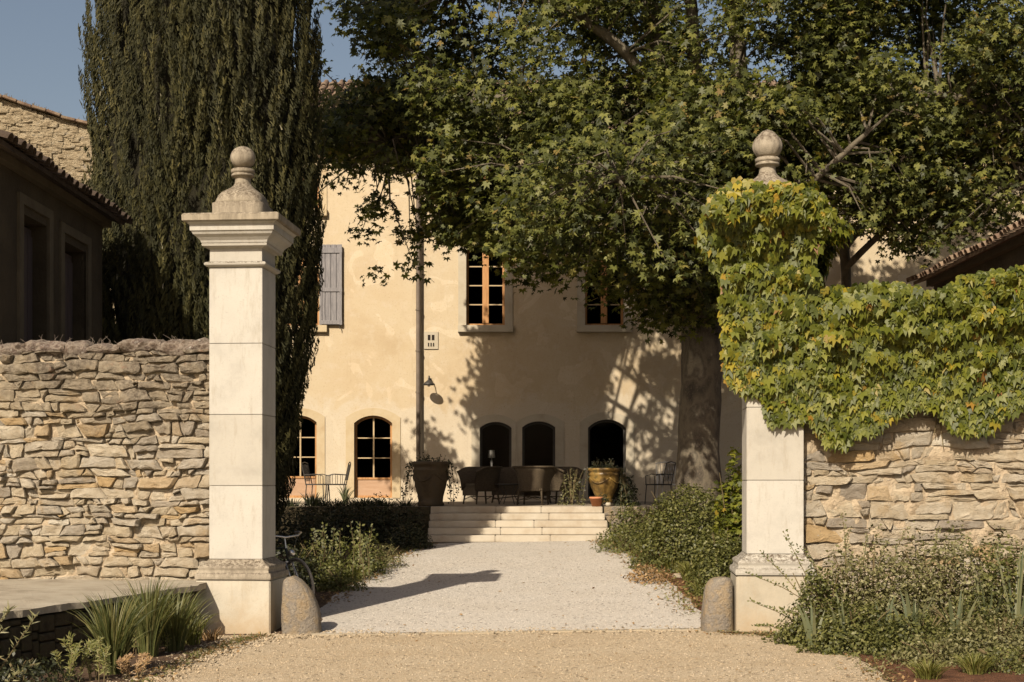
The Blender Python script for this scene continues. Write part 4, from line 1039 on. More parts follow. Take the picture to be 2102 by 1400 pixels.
# ================================================================== PLANE TREES
ENV = ([400, 600, 640, 655, 690, 720, 745, 760, 800, 850, 870, 900, 940, 1000, 1040, 1075, 1110, 1140, 1170, 1200, 1260, 1330, 1400, 1450, 1490, 1520, 1600, 1700, 1800, 1900, 2000, 2102, 2400],
       [720, 720, 560, 300, 420, 470, 560, 585, 570, 575, 480, 480, 505, 500, 540, 580, 610, 560, 550, 615, 600, 665, 700, 700, 660, 520, 360, 400, 480, 530, 480, 450, 420])
GAPS = [(688, 75, 34, 60), (700, 165, 35, 22), (760, 130, 24, 16), (815, 140, 22, 16), (890, 80, 20, 10), (1158, 68, 26, 22), (1150, 135, 34, 22), (1450, 150, 26, 20), (1432, 30, 20, 30), (1468, 35, 18, 30),
        (1560, 120, 38, 22), (1600, 145, 36, 24), (1570, 30, 26, 20), (1930, 125, 22, 14), (2080, 105, 18, 14), (2060, 180, 28, 14), (1270, 120, 16, 26)]
def crown_points(n, cx, cy, cz, rx, ry, rz, g, pxmin=-1e9, gaps=True):
    out = []; tries = 0
    while len(out) < n and tries < n * 150:
        tries += 1
        d = g.normal(size=3); d /= np.linalg.norm(d); r = g.random() ** .40
        p = np.array([cx, cy, cz]) + d * r * np.array([rx, ry, rz]); X, Y, Z = p
        px = 1051 + X / Y * F; py = HOR - (Z - EYE) / Y * F
        if Y > HY - .8 or Z < 3.2: continue
        lim = np.interp(px, *ENV)
        if py > lim - 22 * g.random(): continue
        if px < 648 and rx > 1.5: continue
        Xw, Zw = X + .464 * (HY - Y), Z - .866 * (HY - Y); pw, qw = 1051 + Xw / HY * F, HOR - (Zw - EYE) / HY * F      # where its shadow falls on the house
        if ((1222 < pw < 1400 and 685 < qw < 985) or (1735 < pw < 1905 and 330 < qw < 560)) and noise.noise(Vector((Xw * 1.5, Zw * 1.5, 3))) > -.34: continue
        if pw < 1000 and 520 < qw < 830 and rx > 1.5: continue
        nz = noise.noise(Vector(p) * .75) + .5 * noise.noise(Vector(p) * 1.9)
        if nz < -.22: continue
        if px < 885 and py > 330 and (noise.noise(Vector((px / 45, py / 45, 0))) < .10 or g.random() < .55): continue
        if px > 1690 and py > 290 and noise.noise(Vector((px / 60, py / 60, 5))) < -.12: continue
        if gaps and any(((px - a) / (c_ + 13)) ** 2 + ((py - b) / (d_ + 13)) ** 2 < 1 for a, b, c_, d_ in GAPS): continue
        out.append(p)
    return np.array(out)
def limb(t, pts, r0, r1, n=10, name='limb'):
    k = 8; P_ = []
    pts = [Vector(p) for p in pts]
    for i in range(len(pts) - 1):
        a = pts[max(i - 1, 0)]; b = pts[i]; c_ = pts[i + 1]; d_ = pts[min(i + 2, len(pts) - 1)]
        for j in range(k):
            u = j / k; P_.append(.5 * ((2 * b) + (c_ - a) * u + (2 * a - 5 * b + 4 * c_ - d_) * u * u + (3 * b - a - 3 * c_ + d_) * u ** 3))
    P_.append(pts[-1]); m_ = len(P_)
    for i in range(1, m_): P_[i] = P_[i] + Vector((noise.noise(P_[i] * 1.3), noise.noise(P_[i] * 1.3 + Vector((9, 0, 0))), 0)) * .07
    rad = [(r0 + (r1 - r0) * (i / (m_ - 1)) ** .8) * (1 + .10 * noise.noise(P_[i] * 2.5)) for i in range(m_)]
    G().tube(P_, rad, n).make(name, M['bark'], t, smooth=True); return P_
def plane_tree(label, base, trunk_pts, r0, r1, limbs, centres, nclust, per, seed, boxes):
    g = np.random.default_rng(seed); pr = random.Random(seed)
    t = thing('plane_tree', label, 'plane tree', base)
    # trunk with root flare
    limb(t, trunk_pts, r0, r1, 20, 'trunk')
    rs = []
    for i in range(6):
        u = i / 5; rs.append([Vector((base[0] + math.cos(a) * r0 * (1 + .55 * (1 - u) ** 2 * (1 + .3 * math.sin(5 * a))), base[1] + math.sin(a) * r0 * (1 + .55 * (1 - u) ** 2 * (1 + .3 * math.sin(5 * a))), base[2] - .1 + .6 * u)) for k in range(24) for a in [2 * math.pi * k / 24]])
    G().rings(rs).make('root_flare', M['bark'], t, smooth=True)
    ends = []
    for L_, a, b in limbs: ends += limb(t, L_, a, b, 10)[6:]
    cl_ = np.concatenate([q for q in (crown_points(n_, *box, g) for n_, box in boxes) if len(q)])
    # twigs from limbs to clusters
    E = np.array([tuple(e) for e in ends]); tw = G(); PP = []; NN = []; SS = []
    for i, c_ in enumerate(cl_):
        d = np.linalg.norm(E - c_, axis=1) + np.maximum(0, E[:, 2] - c_[2]) * .3; e = E[int(np.argmin(d))]
        if i % 2 == 0 or c_[0] < -.8 or c_[2] < 6.5:
            a, b = Vector(e), Vector(c_); m1 = a.lerp(b, .5) + Vector((pr.uniform(-.2, .2), pr.uniform(-.2, .2), pr.uniform(.05, .35)))
            l_ = (b - a).length
            if l_ < 2.6: tw.tube([a, m1, b + Vector((0, 0, -.05))], [.022 + .006 * l_, .016, .006], 5, False)
        k = int(per * g.uniform(.6, 1.4)); q = g.normal(size=(k, 3)).clip(-1.9, 1.9) * (np.array([.26, .26, .17]) * (.72 if c_[0] < -.9 and c_[2] < 8.2 else 1)); q[:, 2] -= .10 * (q[:, 0] ** 2 + q[:, 1] ** 2) / .1 * .3
        PP.append(c_ + q); nn = g.normal(size=(k, 3)) * .55 + np.array([-.22, -.62, .75]); NN.append(nn); SS.append(.140 * g.uniform(.5, 1.4, k))
    tw.make('twigs', M['bark'], t)
    P = np.concatenate(PP); NN = np.concatenate(NN); SS = np.concatenate(SS); n = len(P); roll = math.pi + g.normal(size=n) * .8
    # nearest, largest-looking leaves are parts
    ok = P[:, 2] < EYE + HOR / F * P[:, 1]
    order = np.argsort(np.where(ok, P[:, 1] - SS * 8, 1e9))[:280]; keep = np.ones(n, bool); keep[order] = False
    cloud('crown', PL_V, PL_F, P[keep], NN[keep], roll[keep], SS[keep], M['leaf_plane'], t, kind='stuff')
    lm = mesh_from('leaf', PL_V, PL_F, M['leaf_plane']); setrnd(lm, 0.0)
    lm.attributes.new('solo', 'FLOAT', 'FACE').data.foreach_set('value', [1.0] * len(lm.polygons))
    A_, B_, N_ = frames(NN[order], roll[order])
    for i, j in enumerate(order):
        o = bpy.data.objects.new('leaf', lm); C.objects.link(o); o.parent = t; s = SS[j]
        m4 = Matrix(((A_[i][0] * s, B_[i][0] * s, N_[i][0] * s, P[j][0] - base[0]), (A_[i][1] * s, B_[i][1] * s, N_[i][1] * s, P[j][1] - base[1]), (A_[i][2] * s, B_[i][2] * s, N_[i][2] * s, P[j][2] - base[2]), (0, 0, 0, 1)))
        o.matrix_basis = m4
    print('plane leaves', n); return t
bx, by = 3.47, 26.6; bz = gz(bx, by)
T1 = [(bx, by, bz - .1), (bx + .02, by, 2.2), (bx + .06, by, 4.1), (bx + .12, by, 5.6)]
limbs1 = [([(bx + .1, by, 5.2), (bx - .5, by - .3, 7.2), (bx - .75, by - .4, 9.6), (bx - 1.4, by - .6, 12.5)], .27, .10),
          ([(bx + .1, by, 5.2), (bx + .45, by + .1, 7.4), (bx + .75, by, 9.4), (bx + .5, by, 12.8)], .29, .11),
          ([(bx + .3, by, 7.0), (bx + .1, by + .2, 8.6), (bx - .1, by + .2, 10.6), (bx - .4, by, 13.0)], .20, .09),
          ([(bx - .45, by - .3, 7.0), (bx - 2.2, by - .8, 8.2), (bx - 4.0, by - .6, 8.6), (bx - 5.8, by + .2, 8.0)], .15, .05),
          ([(bx - .3, by - .2, 6.4), (bx - 1.6, by + .8, 7.2), (bx - 3.4, by + 2.2, 8.0), (bx - 5.6, by + 3.2, 8.4)], .12, .03),
          ([(bx + .5, by, 7.2), (bx + 2.2, by - .6, 8.2), (bx + 4.2, by - 1.0, 8.6), (bx + 6.0, by - .6, 8.0)], .16, .05),
          ([(bx + .2, by, 5.6), (bx + 1.0, by - 1.0, 6.2), (bx + 1.8, by - 1.8, 6.9), (bx + 2.6, by - 2.2, 7.6)], .12, .04),
          ([(bx + .1, by - .1, 5.5), (bx - .5, by - 1.6, 6.3), (bx - 1.2, by - 3.0, 6.6), (bx - 1.8, by - 4.2, 6.4)], .10, .03),
          ([(bx + .1, by - .1, 5.3), (bx - .7, by - 1.0, 5.9), (bx - 1.6, by - 1.6, 6.5), (bx - 2.6, by - 1.6, 7.0)], .12, .04),
          ([(bx - .5, by - .5, 8.5), (bx - 1.8, by - 1.2, 9.6), (bx - 3.2, by - 1.0, 10.4), (bx - 4.4, by, 10.8)], .13, .05),
          ([(bx + .6, by + .2, 7.6), (bx + 1.8, by + 2.0, 8.4), (bx + 3.4, by + 3.0, 8.6), (bx + 5.0, by + 3.2, 8.2)], .13, .05)]
plane_tree('huge spreading plane tree with a thick mottled trunk shading the house front', (bx, by, bz), T1, .44, .36, limbs1, None, 0, 44, 5,
           [(1300, (2.9, 27.0, 8.9, 7.4, 3.4, 5.0)), (380, (-1.4, 27.5, 8.0, 2.9, 2.8, 3.0)), (330, (3.0, 25.4, 6.9, 4.2, 1.8, 2.3)), (16, (-4.9, 28.0, 7.3, 1.1, .8, .45)), (75, (2.0, 22.9, 6.4, 2.0, 1.5, 1.5))])
bx2, by2 = PX(1733, 29.2), 29.2; bz2 = TZ - .1
limbs2 = [([(bx2, by2, 6.4), (bx2 + .8, by2 - .3, 7.4), (bx2 + 1.7, by2 - .6, 8.2), (bx2 + 3, by2 - .8, 8.8)], .10, .04),
          ([(bx2, by2, 6.4), (bx2 - .4, by2 - .3, 7.6), (bx2 - .3, by2 - .5, 9.2), (bx2 - .5, by2 - .8, 11)], .10, .04),
          ([(bx2, by2, 6.0), (bx2 + .8, by2 - 1, 6.8), (bx2 + 1.8, by2 - 2.2, 7.2), (bx2 + 2.8, by2 - 3.4, 7.0)], .08, .03)]
plane_tree('slender dark plane tree standing behind the creeper-covered pillar', (bx2, by2, bz2), [(bx2, by2, bz2 - .1), (bx2 - .04, by2, 3), (bx2 + .03, by2, 5), (bx2, by2, 6.6)], .12, .10, limbs2, None, 0, 40, 8,
           [(820, (8.6, 27.0, 9.6, 3.8, 3.2, 5.2)), (140, (6.4, 26.2, 7.6, 2.2, 1.8, 1.6))])

# ================================================================== CREEPER over the right pillar and wall
def creeper():
    t = thing('creeper', 'thick green and yellow virginia creeper draped over the right pillar and stone wall', 'creeper', (XR, YR, 0))
    g = np.random.default_rng(9); Y0 = YR - .02
    # upper and lower edge of the mantle in wall coordinates (X at the wall plane)
    topx = [1436, 1445, 1455, 1480, 1515, 1560, 1600, 1640, 1680, 1705, 1716, 1722, 1700, 2102]
    def TOP(px):
        return np.interp(px, [1430, 1440, 1452, 1470, 1500, 1530, 1620, 1660, 1690, 1712, 1722, 1724.5, 1790, 1850, 1885, 1925, 1975, 2030, 2102, 2300], [560, 470, 425, 398, 380, 372, 374, 385, 398, 420, 452, 588, 578, 582, 592, 600, 570, 560, 545, 540])
    def BOT(px):
        base = np.interp(px, [1430, 1445, 1470, 1483, 1490, 1520, 1535, 1560, 1572, 1580, 1640, 1655, 1680, 1700, 1730, 1760, 1800, 1850, 1880, 1930, 1960, 2000, 2040, 2060, 2085, 2102, 2300],
                         [470, 500, 560, 640, 780, 800, 800, 806, 830, 868, 865, 850, 880, 912, 918, 885, 880, 845, 830, 850, 885, 888, 880, 850, 850, 820, 830])
        return base + 8 * noise.noise(Vector((px / 14, 0, 0)))
    P = []; NN = []; SS = []; YEL = []
    def thick(px, py):
        # bulge over the cornice, fuller along the wall top
        b = .12 + .12 * noise.noise(Vector((px / 55, py / 45, 2))) + .08 * noise.noise(Vector((px / 20, py / 18, 7)))
        if px < 1722: b += .34 * math.exp(-((py - 420) / 75) ** 2) + .05
        b += .18 * math.exp(-((py - (TOP(px) + 50)) / 80) ** 2) * (px > 1700)
        b *= min(1, max(.15, (BOT(px) - py) / 170))
        return max(.04, b)
    tries = 0
    while len(P) < 8600 and tries < 90000:
        tries += 1
        px = g.uniform(1432, 2230); py = g.uniform(365, 925)
        if not (TOP(px) < py < BOT(px)): continue
        # narrowing below the cap on the pillar's right side
        if 1665 < px < 1724 and py > 455 and py < 590 and px > np.interp(py, [455, 480, 540, 590], [1724, 1700, 1672, 1690]): continue
        if px < 1480 and py > 560 and px < np.interp(py, [560, 640, 700, 800], [1478, 1484, 1486, 1490]): continue
        th = thick(px, py); d = th * (1 - .8 * g.random() ** 2.2)
        Yw = Y0 - (PX(px, Y0) - XR) * .0787; X = PX(px, Yw); Z = PZ(py, Yw)
        th2 = thick(px + 6, py); th3 = thick(px, py + 6); k_ = .032
        gx = (th2 - th) / k_; gzz = -(th3 - th) / k_
        wn = UV * -gx * .5 + NV * 1.0 + Vector((0, 0, -gzz * .5 + .28))
        p = Vector((X, Yw, Z)) + NV * (d * 1.0)
        # perspective: keep the layer in place when it stands proud
        sc = p.y / Yw; p.x *= sc; p.z = EYE + (p.z - EYE) * sc
        n_ = wn + Vector(g.normal(size=3)) * .24
        P.append(tuple(p)); NN.append(tuple(n_)); SS.append(.125 * g.uniform(.5, 1.35))
        y_ = 1.0 * (py < 455) * (px < 1724) * (.75 if px < 1600 else .4) + .9 * (px < 1545 and py > 640 and px < 1500 + (py - 640) * .35) + .04 + .8 * max(0, noise.noise(Vector((px / 50, py / 40, 11))) - .25)
        YEL.append(g.random() < y_ * .42)
    # top and side wraps of the pillar head (gives the mass its depth)
    for _ in range(2200):
        a = g.uniform(0, 2 * math.pi); z = g.uniform(3.6, 4.86); rr_ = (.56 if z < 4.1 else .60 * (abs(math.cos(a)) ** 5 + abs(math.sin(a)) ** 5) ** -.2) + .10 * g.random(); q = min(1, max(.58, (4.9 - z) * 1.6)) if z > 4.2 else .95 - (4.2 - z) * .55
        d = Vector((math.cos(a), math.sin(a), 0)); p = Vector((cr.x, cr.y, z)) + d * rr_ * q * 1.12
        if p.y < cr.y - .2 and not (p.x > cr.x + .45 and z > 4.2): continue
        P.append(tuple(p)); NN.append(tuple(d + Vector((0, 0, .5)) + Vector(g.normal(size=3)) * .3)); SS.append(.14 * g.uniform(.7, 1.1)); YEL.append(g.random() < .3)
    for _ in range(900):      # over the wall top, away from the camera
        u = g.uniform(.1, 4.2); p = OR_ + UV * u - NV * g.uniform(0, .5) + Vector((0, 0, 3.32 + .12 * g.random() + .12 * noise.noise(Vector((u * 1.5, 0, 0)))))
        P.append(tuple(p)); NN.append((0, -.3 + g.normal() * .3, 1)); SS.append(.14 * g.uniform(.7, 1.1)); YEL.append(g.random() < .15)
    P = np.array(P); NN = np.array(NN); SS = np.array(SS); YEL = np.array(YEL); n = len(P); roll = math.pi + g.normal(size=n) * .28
    pxs = 1051 + P[:, 0] / P[:, 1] * F
    order = np.argsort(P[:, 1] * np.where(pxs < 2102, 1, 5) - SS * 2)[:290]; keep = np.ones(n, bool); keep[order] = False
    k1 = keep & ~YEL; k2 = keep & YEL
    cloud('foliage', IV_V, IV_F, P[k1], NN[k1], roll[k1], SS[k1], M['leaf_creeper'], t, kind='stuff')
    cloud('yellow_foliage', IV_V, IV_F, P[k2], NN[k2], roll[k2], SS[k2] * .9, M['leaf_yellow'], t, kind='stuff', label='yellowing creeper leaves')
    lms = []
    for m_ in ('leaf_creeper', 'leaf_yellow'):
        lm = mesh_from('leaf', IV_V, IV_F, M[m_]); setrnd(lm, 0.0); lm.attributes.new('solo', 'FLOAT', 'FACE').data.foreach_set('value', [1.0] * len(lm.polygons)); lms.append(lm)
    A_, B_, N_ = frames(NN[order], roll[order])
    for i, j in enumerate(order):
        o = bpy.data.objects.new('leaf', lms[int(YEL[j])]); C.objects.link(o); o.parent = t; s = SS[j]
        o.matrix_basis = Matrix(((A_[i][0] * s, B_[i][0] * s, N_[i][0] * s, P[j][0] - XR), (A_[i][1] * s, B_[i][1] * s, N_[i][1] * s, P[j][1] - YR), (A_[i][2] * s, B_[i][2] * s, N_[i][2] * s, P[j][2]), (0, 0, 0, 1)))
    s = G(); gp = random.Random(2)
    for i in range(16):
        u = gp.uniform(-.7, 3.8); z = gp.uniform(2.6, 3.3); a = OR_ + UV * u + Vector((0, 0, z)) + NV * .03; b = a + UV * gp.uniform(-.5, .5) + Vector((0, 0, -gp.uniform(.3, .9))) + NV * .04
        if u > 0: s.tube([a, a.lerp(b, .5) + UV * .06, b], [.012, .009, .004], 5)
    for i in range(8):
        x = gp.uniform(-.3, .3); s.tube([cr + NV * .31 + UV * x + Vector((0, 0, 2.6)), cr + NV * .33 + UV * (x * .8) + Vector((0, 0, 3.5)), cr + NV * .34 + UV * x + Vector((0, 0, 4.1))], [.016, .012, .008], 6)
    s.make('stem', M['stem'], t); print('creeper', n)
creeper()

# ================================================================== BICYCLE
def bicycle():
    fx, fy = PX(614, 16.95), 16.95; zc = gz(fx, fy) + .345; yaw = R(131)      # heading from front hub towards the rear
    t = thing('bicycle', 'dark old bicycle with grey tyres leaning behind the bare pillar and guard stone', 'bicycle', (fx, fy, gz(fx, fy)), 0)
    d = Vector((math.cos(yaw), math.sin(yaw), 0)); sd = Vector((-d.y, d.x, 0)); up = Vector((0, 0, 1)); lean = sd * .06
    def Q(a, z, s=0): return Vector((fx, fy, gz(fx, fy))) + d * a + up * z + sd * s + lean * z
    for a0 in (0, 1.06):
        def ring(r, w_, nm, mt, par, nn=40):
            c = Q(a0, .345); pts = [c + (d * math.cos(x) + (up + lean * 1.0) * math.sin(x)) * r for x in [2 * math.pi * k / nn for k in range(nn + 1)]]
            return G().tube(pts, w_, 8, False).make(nm, M[mt], par, smooth=True)
        W = ring(.318, .011, 'wheel', 'chrome', t); ring(.338, .017, 'tyre', 'rubber', W)
        s = G(); c = Q(a0, .345)
        for k in range(32):
            x = 2 * math.pi * k / 32; s.tube([c + sd * (.03 if k % 2 else -.03), c + (d * math.cos(x) + (up + lean) * math.sin(x)) * .315], .0014, 3, False)
        s.make('spokes', M['chrome'], W); G().tube([Q(a0, .345, -.05), Q(a0, .345, .05)], .022, 10).make('hub', M['chrome'], W)
        f = G(); n = 14; rs = []
        for k in range(n + 1):      # mudguard
            x = (R(25) if a0 == 0 else R(-15)) + R(150) * k / n; r = .368; p = c + (d * math.cos(x) + (up + lean) * math.sin(x)) * r; rs.append([p - sd * .028, p - sd * .015 + up * .008, p + sd * .015 + up * .008, p + sd * .028])
        if a0: f.rings(rs, False, False, False).make('mudguard', M['chrome'] if a0 == 0 else M['bikepaint'], t, smooth=True)
    fr = G(); bb = Q(.62, .29); sb = Q(.76, .78); ht = Q(.215, .80); hb = Q(.17, .64)
    for a, b, r in ((bb, sb, .015), (sb, ht, .014), (bb, hb, .016), (hb, ht, .018)): fr.tube([a, b], r, 10)
    for s in (-1, 1): fr.tube([bb, Q(1.06, .345, s * .05)], .009, 8); fr.tube([Q(.755, .74), Q(1.06, .345, s * .05)], .008, 8)
    fr.make('frame', M['bikepaint'], t, smooth=True)
    fk = G()
    for s in (-1, 1): fk.tube([Q(.17, .64, s * .045), Q(.09, .50, s * .05), Q(.0, .345, s * .05)], [.012, .011, .008], 8)
    fk.tube([Q(.17, .64, -.05), Q(.17, .64, .05)], .014, 8); fk.make('fork', M['chrome'], t, smooth=True)
    G().tube([ht, Q(.235, .93)], .012, 8).make('stem', M['chrome'], t)
    G().tube([Q(.42, .98, -.29), Q(.30, .985, -.28), Q(.20, .955, -.17), Q(.205, .935, 0), Q(.20, .955, .17), Q(.30, .985, .28), Q(.42, .98, .29)], .0115, 8).make('handlebar', M['chrome'], t, smooth=True)
    for s in (-1, 1): 
        G().tube([Q(.34, .985, s * .285), Q(.45, .98, s * .292)], .017, 8).make('grip', M['rubber'], t)
        G().tube([Q(.23, .96, s * .2), Q(.14, .90, s * .1), Q(.15, .70, s * .03)], .003, 5).make('brake_cable', M['bikepaint'], t)
    G().lathe(tuple(Q(.10, .74)), [(.03, -.03), (.045, 0), (.045, .03), (.02, .05)], 14).make('headlight', M['chrome'], t, smooth=True)
    G().tube([sb, Q(.79, .90)], .011, 8).make('seat_post', M['chrome'], t)
    rs = []
    for u, wq, z in ((-.14, .02, .92), (-.06, .03, .935), (.03, .06, .93), (.10, .085, .94), (.14, .06, .935)):
        c = Q(.79 + u, z); rs.append([c - sd * wq, c - sd * wq * .6 + up * .02, c + sd * wq * .6 + up * .02, c + sd * wq, c + sd * wq * .5 - up * .03, c - sd * wq * .5 - up * .03])
    G().rings(rs).make('saddle', M['iron'], t, smooth=True)
    ch = G(); c = Q(.62, .29, -.045); pts = [c + (d * math.cos(x) + up * math.sin(x)) * .09 for x in [2 * math.pi * k / 20 for k in range(21)]]; ch.tube(pts, .004, 5, False)
    ch.tube([Q(.62, .38, -.045), Q(1.06, .375, -.045)], .004, 5); ch.tube([Q(.62, .20, -.045), Q(1.06, .315, -.045)], .004, 5); ch.make('chainring', M['chrome'], t)
    for s, q in ((-1, 1), (1, -1)):
        G().tube([Q(.62, .29, s * .06), Q(.62 - .12 * q, .29 - .12 * q, s * .07)], .008, 6).make('crank', M['chrome'], t)
        c = Q(.62 - .12 * q, .29 - .12 * q, s * .12); G().box(tuple(c), (.09, .09, .02), yaw).make('pedal', M['iron'], t)
bicycle()

# ================================================================== POTS
def urn(name, label, px, py_base, Y, rad, h, matl, feet=False, fat=1.0):
    x = PX(px, Y); t = thing(name, label, 'planter', (x, Y, TZ))
    prof = [(rad * .52 * fat, 0), (rad * .56 * fat, .03), (rad * .5 * fat, h * .10), (rad * (.62 + .25 * (fat - 1)), h * .22), (rad * .86, h * .45), (rad * .95, h * .66), (rad * .94, h * .78), (rad * .97, h * .80), (rad * .97, h * .83), (rad * .92, h * .85), (rad * .96, h * .90),
            (rad * 1.04, h * .93), (rad * 1.05, h * .99), (rad * .98, h), (rad * .86, h * .97), (rad * .84, h * .85), (rad * .1, h * .84)]
    z0 = .0
    if feet:
        z0 = .07
        for a in (.4, 2.0, 3.6, 5.2): G().lathe((x + math.cos(a) * rad * .5, Y + math.sin(a) * rad * .5, TZ - .0), [(.05, 0), (.06, .03), (.045, .071)], 10).make('foot', M['surround'], t, smooth=True)
    G().lathe((x, Y, TZ + z0), prof, 36).make('pot', matl, t, smooth=True)
    # garland relief
    g_ = G()
    for i in range(4):
        a0 = math.pi / 2 * i + .3; pts = []
        for k in range(9):
            a = a0 + math.pi / 2 * k / 8; zz = h * (.72 - .16 * math.sin(math.pi * k / 8)); pts.append((x + math.cos(a) * rad * .955, Y + math.sin(a) * rad * .955, TZ + z0 + zz))
        g_.tube(pts, .014, 6)
    g_.make('garland', matl, t, smooth=True)
    G().lathe((x, Y, TZ + z0 + h * .86), [(rad * .85, 0), (rad * .8, .03), (.01, .05)], 20).make('soil', M['soil_dark'], t)
    return x, TZ + z0 + h
ux, uz = urn('planter_urn', 'large dark planter urn in shade at the left end of the steps', 884, 1038, 28.95, .37, .90, M['pot_dark'], fat=1.35)
yx, yz = urn('planter_urn', 'honey-yellow glazed urn standing on feet at the right end of the steps', 1240, 1032, 28.95, .315, .70, M['glaze'], True)
def trailing(label, x, Y, z, rad, n, drop, matl, seed, sides=(1,), sz=.045):
    g = random.Random(seed); t = thing('trailing_plant', label, 'plant', (x, Y, z)); acc = []; s = G()
    for i in range(n):
        a = g.uniform(0, 6.28); r = rad * g.random() ** .5; acc.append(((x + math.cos(a) * r, Y + math.sin(a) * r, z + g.uniform(-.02, .12) * (1.2 - r / rad)), (g.uniform(-.6, .6), -.7, 1), g.uniform(0, 6.28), sz * g.uniform(.7, 1.4)))
    for i in range(16):
        a = g.choice(sides) ; a = (0 if a > 0 else math.pi) + g.uniform(-.9, .9); r0 = rad * .9; L_ = drop * g.uniform(.35, 1)
        p0 = Vector((x + math.cos(a) * r0, Y + math.sin(a) * r0 * .7, z - .02)); out = g.uniform(.08, .26)
        pts = [p0, p0 + Vector((math.cos(a) * out * .6, 0, .03)), p0 + Vector((math.cos(a) * out, 0, -L_ * .5)), p0 + Vector((math.cos(a) * out * 1.2 + g.uniform(-.05, .05), 0, -L_))]
        s.tube(pts, .004, 4)
        for k in range(int(26 * L_)):
            u = g.random() * 3; j = min(2, int(u)); p = pts[j].lerp(pts[j + 1], u - j) + Vector((g.uniform(-.04, .04), g.uniform(-.04, .04), g.uniform(-.03, .03)))
            acc.append((tuple(p), (g.uniform(-.5, .5), -1, g.uniform(0, 1)), g.uniform(0, 6.28), sz * g.uniform(.7, 1.3)))
    for i in range(18):
        a = g.uniform(0, 6.28); b = Vector((x + math.cos(a) * rad * .6, Y + math.sin(a) * rad * .6, z)); e = b + Vector((g.uniform(-.08, .08), 0, g.uniform(.1, .22))); s.tube([b, e], .003, 4)
        acc += [(tuple(b.lerp(e, q)), (g.uniform(-1, 1), -1, .5), g.uniform(0, 6.28), sz * .8) for q in (.5, .75, 1)]
    acc_cloud('foliage', acc, (SM_V, SM_F), matl, t); s.make('stem', M['stem'], t)
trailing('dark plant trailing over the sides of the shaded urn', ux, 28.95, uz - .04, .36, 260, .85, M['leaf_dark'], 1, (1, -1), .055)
trailing('dark leafy plant growing out of the yellow urn', yx, 28.95, yz - .02, .30, 220, .75, M['leaf_dark'], 2, (1, 1, -1), .055)
shrub('terrace_plant', 'dark bushy plant crowding behind the yellow urn', (yx + .42, 29.15, TZ), (.34, .3, .75), 1300, .06, M['leaf_dark'], 'plant', seed=31)
shrub('terrace_plant', 'tall grey-leaved plant beside the shaded sitting group', (yx - .62, 29.9, TZ), (.28, .25, .95), 420, .05, M['leaf_grey'], 'plant', seed=32)
sxp, sy_ = PX(1224, 28.35), 28.36
t = thing('flower_pot', 'small terracotta flower pot on the corner of the top step', 'flower pot', (sxp, sy_, TZ))
G().lathe((sxp, sy_, TZ), [(.085, 0), (.13, .15), (.14, .15), (.14, .19), (.12, .19), (.11, .15), (.02, .14)], 20).make('pot', M['terracotta'], t, smooth=True)
shrub('potted_herb', 'small dark herb in and around the terracotta flower pot', (sxp + .12, sy_, TZ + .10), (.16, .12, .16), 260, .04, M['leaf_dark'], 'plant', seed=33, stems=3)

# ================================================================== WICKER SEATS AND OTHER FURNITURE
def wicker(kind, x, y, rz, wd, label):
    t = thing('wicker_' + kind, label, kind, (x, y, TZ), rz)
    m_ = M['wicker']; hw = wd / 2; L = lambda g_, n_, mt=m_, **k: g_.make(n_, mt, t, local=True, **k)
    # wrap-around back shell, flaring out at the top with a rolled rim
    P_ = []; 
    for k in range(25):
        a = math.pi * (-.02 + 1.04 * k / 24); cx = -math.cos(a); sy = math.sin(a)
        q = (abs(cx) ** 4 + abs(sy) ** 4) ** -.25; P_.append((cx * q, sy * q, abs(cx * q)))
    rs = []
    for u, fl in ((0, 0), (.3, .015), (.6, .05), (.85, .11), (1.0, .15)):
        r_ = []
        for cx, sy, e in P_:
            arm = min(1, max(0, (.25 - sy) / .5)); ht = .30 + (.50 - .16 * arm) * u; s_ = 1 + fl / max(hw, .3)
            r_.append(Vector((cx * hw * .92 * s_, (sy * .62 - .28) * (1 + fl * .6), ht)))
        rs.append(r_)
    inn = [[Vector((v.x * .93, v.y - .03 * (v.y > 0), v.z)) for v in r_] for r_ in rs][::-1]
    L(G().rings(rs + inn + [rs[0]], False, False, False), 'backrest', smooth=True)
    L(G().tube(rs[-1], .024, 8), 'rim', smooth=True)
    L(G().box((0, .0, .33), (wd * .86, .58, .10)), 'seat', bevel=.03)
    L(G().box((0, -.01, .415), (wd * .82, .52, .07)), 'cushion', M['shade_trim'], bevel=.03)
    L(G().box((0, -.29, .25), (wd * .86, .02, .12)), 'apron')
    for sx in (-1, 1):
        for sy in (-1, 1): L(G().tube([(sx * hw * .78, sy * .24, .30), (sx * hw * .86, sy * .28, .0)], [.022, .017], 8), 'leg', smooth=True)
    b = G()
    for sx in (-1, 1): b.tube([(sx * hw * .84, -.27, .10), (0, -.26, .17), (-0, .26, .17), (sx * hw * .84, .27, .10)], .010, 6)
    L(b, 'stretcher')
    for sx in (-1, 1):
        pts = [(sx * (hw * .80), -.28, .30), (sx * hw * .5, -.285, .19), (sx * hw * .16, -.285, .24)]
        L(G().tube(pts, .009, 6), 'scroll')
    return t
wicker('sofa', PX(1070, 32.2), 32.3, 0, 1.55, 'dark wicker sofa with flared arms under the two arched windows')
wicker('armchair', PX(988, 30.9), 30.9, R(-62), .74, 'brown wicker armchair at the left end of the sitting group, seen side-on')
wicker('armchair', PX(1150, 30.9), 30.9, R(60), .74, 'brown wicker armchair at the right end of the sitting group')
wicker('armchair', PX(1094, 29.9), 29.95, R(165), .62, 'wicker armchair with its back to the drive at the top of the steps')
tx, ty = PX(1045, 30.6), 30.7
